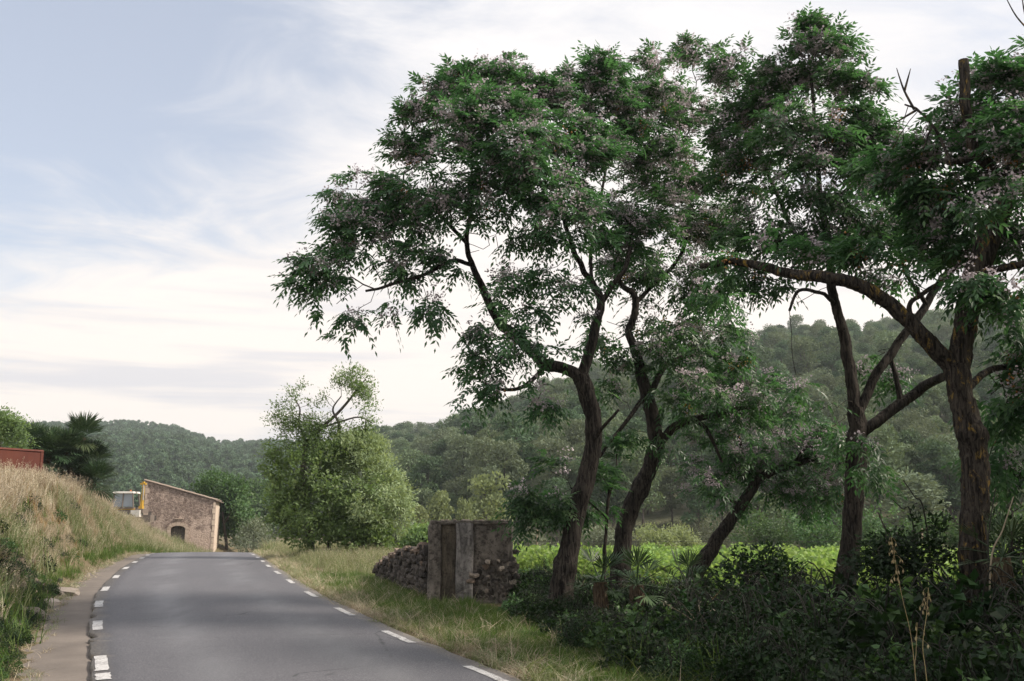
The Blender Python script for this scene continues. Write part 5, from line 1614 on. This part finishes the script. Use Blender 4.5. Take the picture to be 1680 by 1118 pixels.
for k in range(26):
    t = rs.uniform(.05, .95); q = p0 + wd_ * wl * t - wn * rs.uniform(.1, .3)
    put_stone(dw, STW, (q[0], q[1], float(H(*q)) + np.interp(t, [0, .45, .75, 1], [1.0, .82, .58, .34]) - .02), (.22, .18, .13))

# rubble at the foot of the left bank
rub = empty('rubble_bank', (float(shL(17.)) - .5, 17.0, .3), 'brown rubble stones held in the foot of the left bank', 'wall')
for k in range(150):
    y = rs.uniform(13.5, 23); uu = rs.uniform(.10, .95)
    x = float(shL(y)) - uu
    z = float(H(x, y))
    sz_ = rs.uniform(.10, .26)
    put_stone(rub, STW if rs.random() < .45 else ST, (x, y, z + .02), (sz_ * 1.2, sz_, sz_ * .75))
for i, (px, py, Y, s_, lab) in enumerate(((108, 962, 20.6, .42, 'pale rock at the edge of the concrete shoulder, farthest of three'), (78, 985, 18.6, .34, 'pale rock half hidden by weeds at the shoulder edge, middle of three'), (48, 1012, 16.3, .44, 'pale split rock at the shoulder edge, nearest of three'))):
    p = P(px, py, Y)
    o = link('rock', STP[i], None, (p[0], p[1], float(H(p[0], p[1])) + .05), (.2, .1, 1.2 * i), (s_ * 1.4, s_, s_ * .55))
    tag(o, lab, 'rock')

# ------------------------------------------------------------------ single plants
M['oat'] = leaf_mat('ripe_oat', (0.52, 0.42, 0.24), (0.70, 0.62, 0.42), .4, .6, .3, (0.7, 0.6, 0.35), .8)
def wild_oat(label, stem, Y, spikes, seed):
    r = np.random.default_rng(seed)
    pts = np.array([P(q[0], q[1], Y) for q in stem])
    gz = float(H(pts[0][0], Y))
    root = empty('wild_oat', (pts[0][0], Y, gz), label, 'plant', 'wild oat stalks in the foreground')
    pts = np.vstack([[pts[0][0] + .02, Y, gz - .02], pts])
    q = catmull(pts, 6)
    part('stalk', MB().tube(q, np.linspace(.0035, .0014, len(q)), 5), [M['oat']], root)
    for k in range(spikes):
        f = .80 + .20 * (k + .5) / spikes
        b_ = q[min(len(q) - 1, int(f * len(q)))]
        e = b_ + np.array([r.normal(0, .022), r.normal(0, .022), -.018 - r.random() * .02]) * (1.3 - f + .6)
        mb = MB().tube(np.array([b_, (b_ + e) / 2 + [0, 0, .012], e]), .0008, 3, 0, False)
        c = np.repeat(e[None], 3, 0)
        V, F = leaf_quads(c, nrm(r.normal(0, .18, (3, 3)) + [0, 0, -1]), rand_dirs(3, r), .032, .009, .3)
        mb.add(V, F, 0, r.random(3))
        part('spikelet', mb, [M['oat']], root)
wild_oat('tall wild oat stalk with an open golden head, foreground right', [(1502, 1110), (1494, 1040), (1478, 970), (1462, 882)], 7.0, 18, 1)
wild_oat('wild oat stalk with a narrow drooping head right of the tall oat', [(1520, 1112), (1514, 1060), (1520, 1010), (1523, 965)], 7.1, 12, 2)
wild_oat('short bent oat stalk between the two taller oats', [(1502, 1114), (1503, 1070), (1505, 1022)], 6.9, 6, 3)
# canes and thin bare stems in the undergrowth
M['cane'] = plain('pale_dead_cane', (0.30, 0.25, 0.18), .8)
for i, (pts, Y, lab) in enumerate((([(1625, 930), (1645, 870), (1663, 815)], 11, 'pale dead cane leaning right beside the lichened trunk'),
                                   ([(1622, 920), (1624, 860), (1634, 800)], 11.3, 'dark upright cane behind the lichened trunk'),
                                   ([(1436, 940), (1410, 900), (1384, 864)], 14.2, 'dark bare stem crossing the forked trunk'),
                                   ([(1518, 850), (1500, 815), (1482, 788)], 12.8, 'dark bare stem between the two right trunks'),
                                   ([(1497, 855), (1480, 835), (1462, 818)], 12.9, 'shorter dark bare stem between the two right trunks'))):
    p = np.array([P(a, b, Y) for a, b in pts])
    g = float(H(p[0][0], Y))
    p = np.vstack([[p[0][0] - (p[1][0] - p[0][0]) * .6, Y, min(g, p[0][2] - .1)], p])
    q = catmull(p, 5)
    o = link('cane', MB().tube(q - q[0], np.linspace(.012, .006, len(q)), 5).mesh('cane', [M['cane'] if i == 0 else M['stem']]), None, tuple(q[0]))
    tag(o, lab, 'cane')
# young chinaberries under the big ones
melia('chinaberry sapling with a thin stem between the two left trunks', [[(990, 955, 5), (992, 900, 4), (996, 850, 3.5), (1000, 800, 3)], [(996, 850, 2.5), (960, 820, 2), (935, 800, 1.5)], [(998, 820, 2.5), (1010, 780, 2), (1012, 745, 1.2)]],
      [(955, 820, 45, 38, 17), (905, 830, 40, 30, 16.6), (865, 815, 30, 22, 16.4, .8), (905, 770, 32, 22, 16.8, .7), (985, 780, 40, 30, 17, .6), (1010, 740, 30, 22, 17.2, .5), (865, 850, 24, 16, 16.4, .7)], 120, 17.2, seed=16, flower=.05, berry=0, name='chinaberry_sapling', group=None, cat='sapling', leaf_scale=.9)
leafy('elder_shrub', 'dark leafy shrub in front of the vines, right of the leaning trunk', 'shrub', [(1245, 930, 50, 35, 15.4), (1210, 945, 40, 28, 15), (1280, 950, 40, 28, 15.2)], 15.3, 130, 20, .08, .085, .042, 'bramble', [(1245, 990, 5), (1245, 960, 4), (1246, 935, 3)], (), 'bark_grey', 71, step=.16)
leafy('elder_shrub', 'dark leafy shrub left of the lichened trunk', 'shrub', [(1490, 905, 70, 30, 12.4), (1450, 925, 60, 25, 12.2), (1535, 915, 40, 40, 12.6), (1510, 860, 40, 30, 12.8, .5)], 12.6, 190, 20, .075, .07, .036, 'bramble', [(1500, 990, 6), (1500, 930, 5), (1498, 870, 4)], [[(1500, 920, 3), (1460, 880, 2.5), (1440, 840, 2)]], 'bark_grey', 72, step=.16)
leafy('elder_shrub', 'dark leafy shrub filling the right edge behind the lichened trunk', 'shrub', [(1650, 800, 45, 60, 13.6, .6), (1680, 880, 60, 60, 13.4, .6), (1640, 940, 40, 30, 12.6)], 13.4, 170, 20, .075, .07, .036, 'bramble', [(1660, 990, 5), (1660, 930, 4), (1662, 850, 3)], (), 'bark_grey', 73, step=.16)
# thin wire on slender posts at the far edge of the vines
wf = empty('wire_fence', (kx(1010, 47.), 47.0, float(H(kx(1010, 47.), 47.))), 'thin wire fence behind the vines, left and right of the leaning trunk', 'fence')
for k in (0, 1):
    x = kx(880 + k * 620, 47.); g = float(H(x, 47.))
    part('post', MB().tube(np.array([[x, 47, g - .1], [x + .02, 47, g + 2.0]]), .04, 6), [M['cane']], wf)
for zz in (1.55, 1.95):
    part('wire', MB().tube(np.array([[kx(880, 47.), 47, -1.0 + zz], [kx(1500, 47.), 47, -1.0 + zz]]), .008, 4), [M['iron']], wf)

# ------------------------------------------------------------------ air
hzm = Mat('valley_haze')
pv = hzm.n('ShaderNodeVolumePrincipled')
pv.inputs['Color'].default_value = (0.84, 0.92, 1.0, 1)
pv.inputs['Density'].default_value = 0.00034
pv.inputs['Anisotropy'].default_value = 0.2
hzm.l(pv.outputs[0], hzm.out.inputs['Volume'])
hb_ = MB().box((0, 530, 45), (2500, 1720, 190))
hz_o = link('haze', hb_.mesh('haze', [hzm.m]))
tag(hz_o, 'thin pale haze in the valley air', 'haze', None, 'stuff')
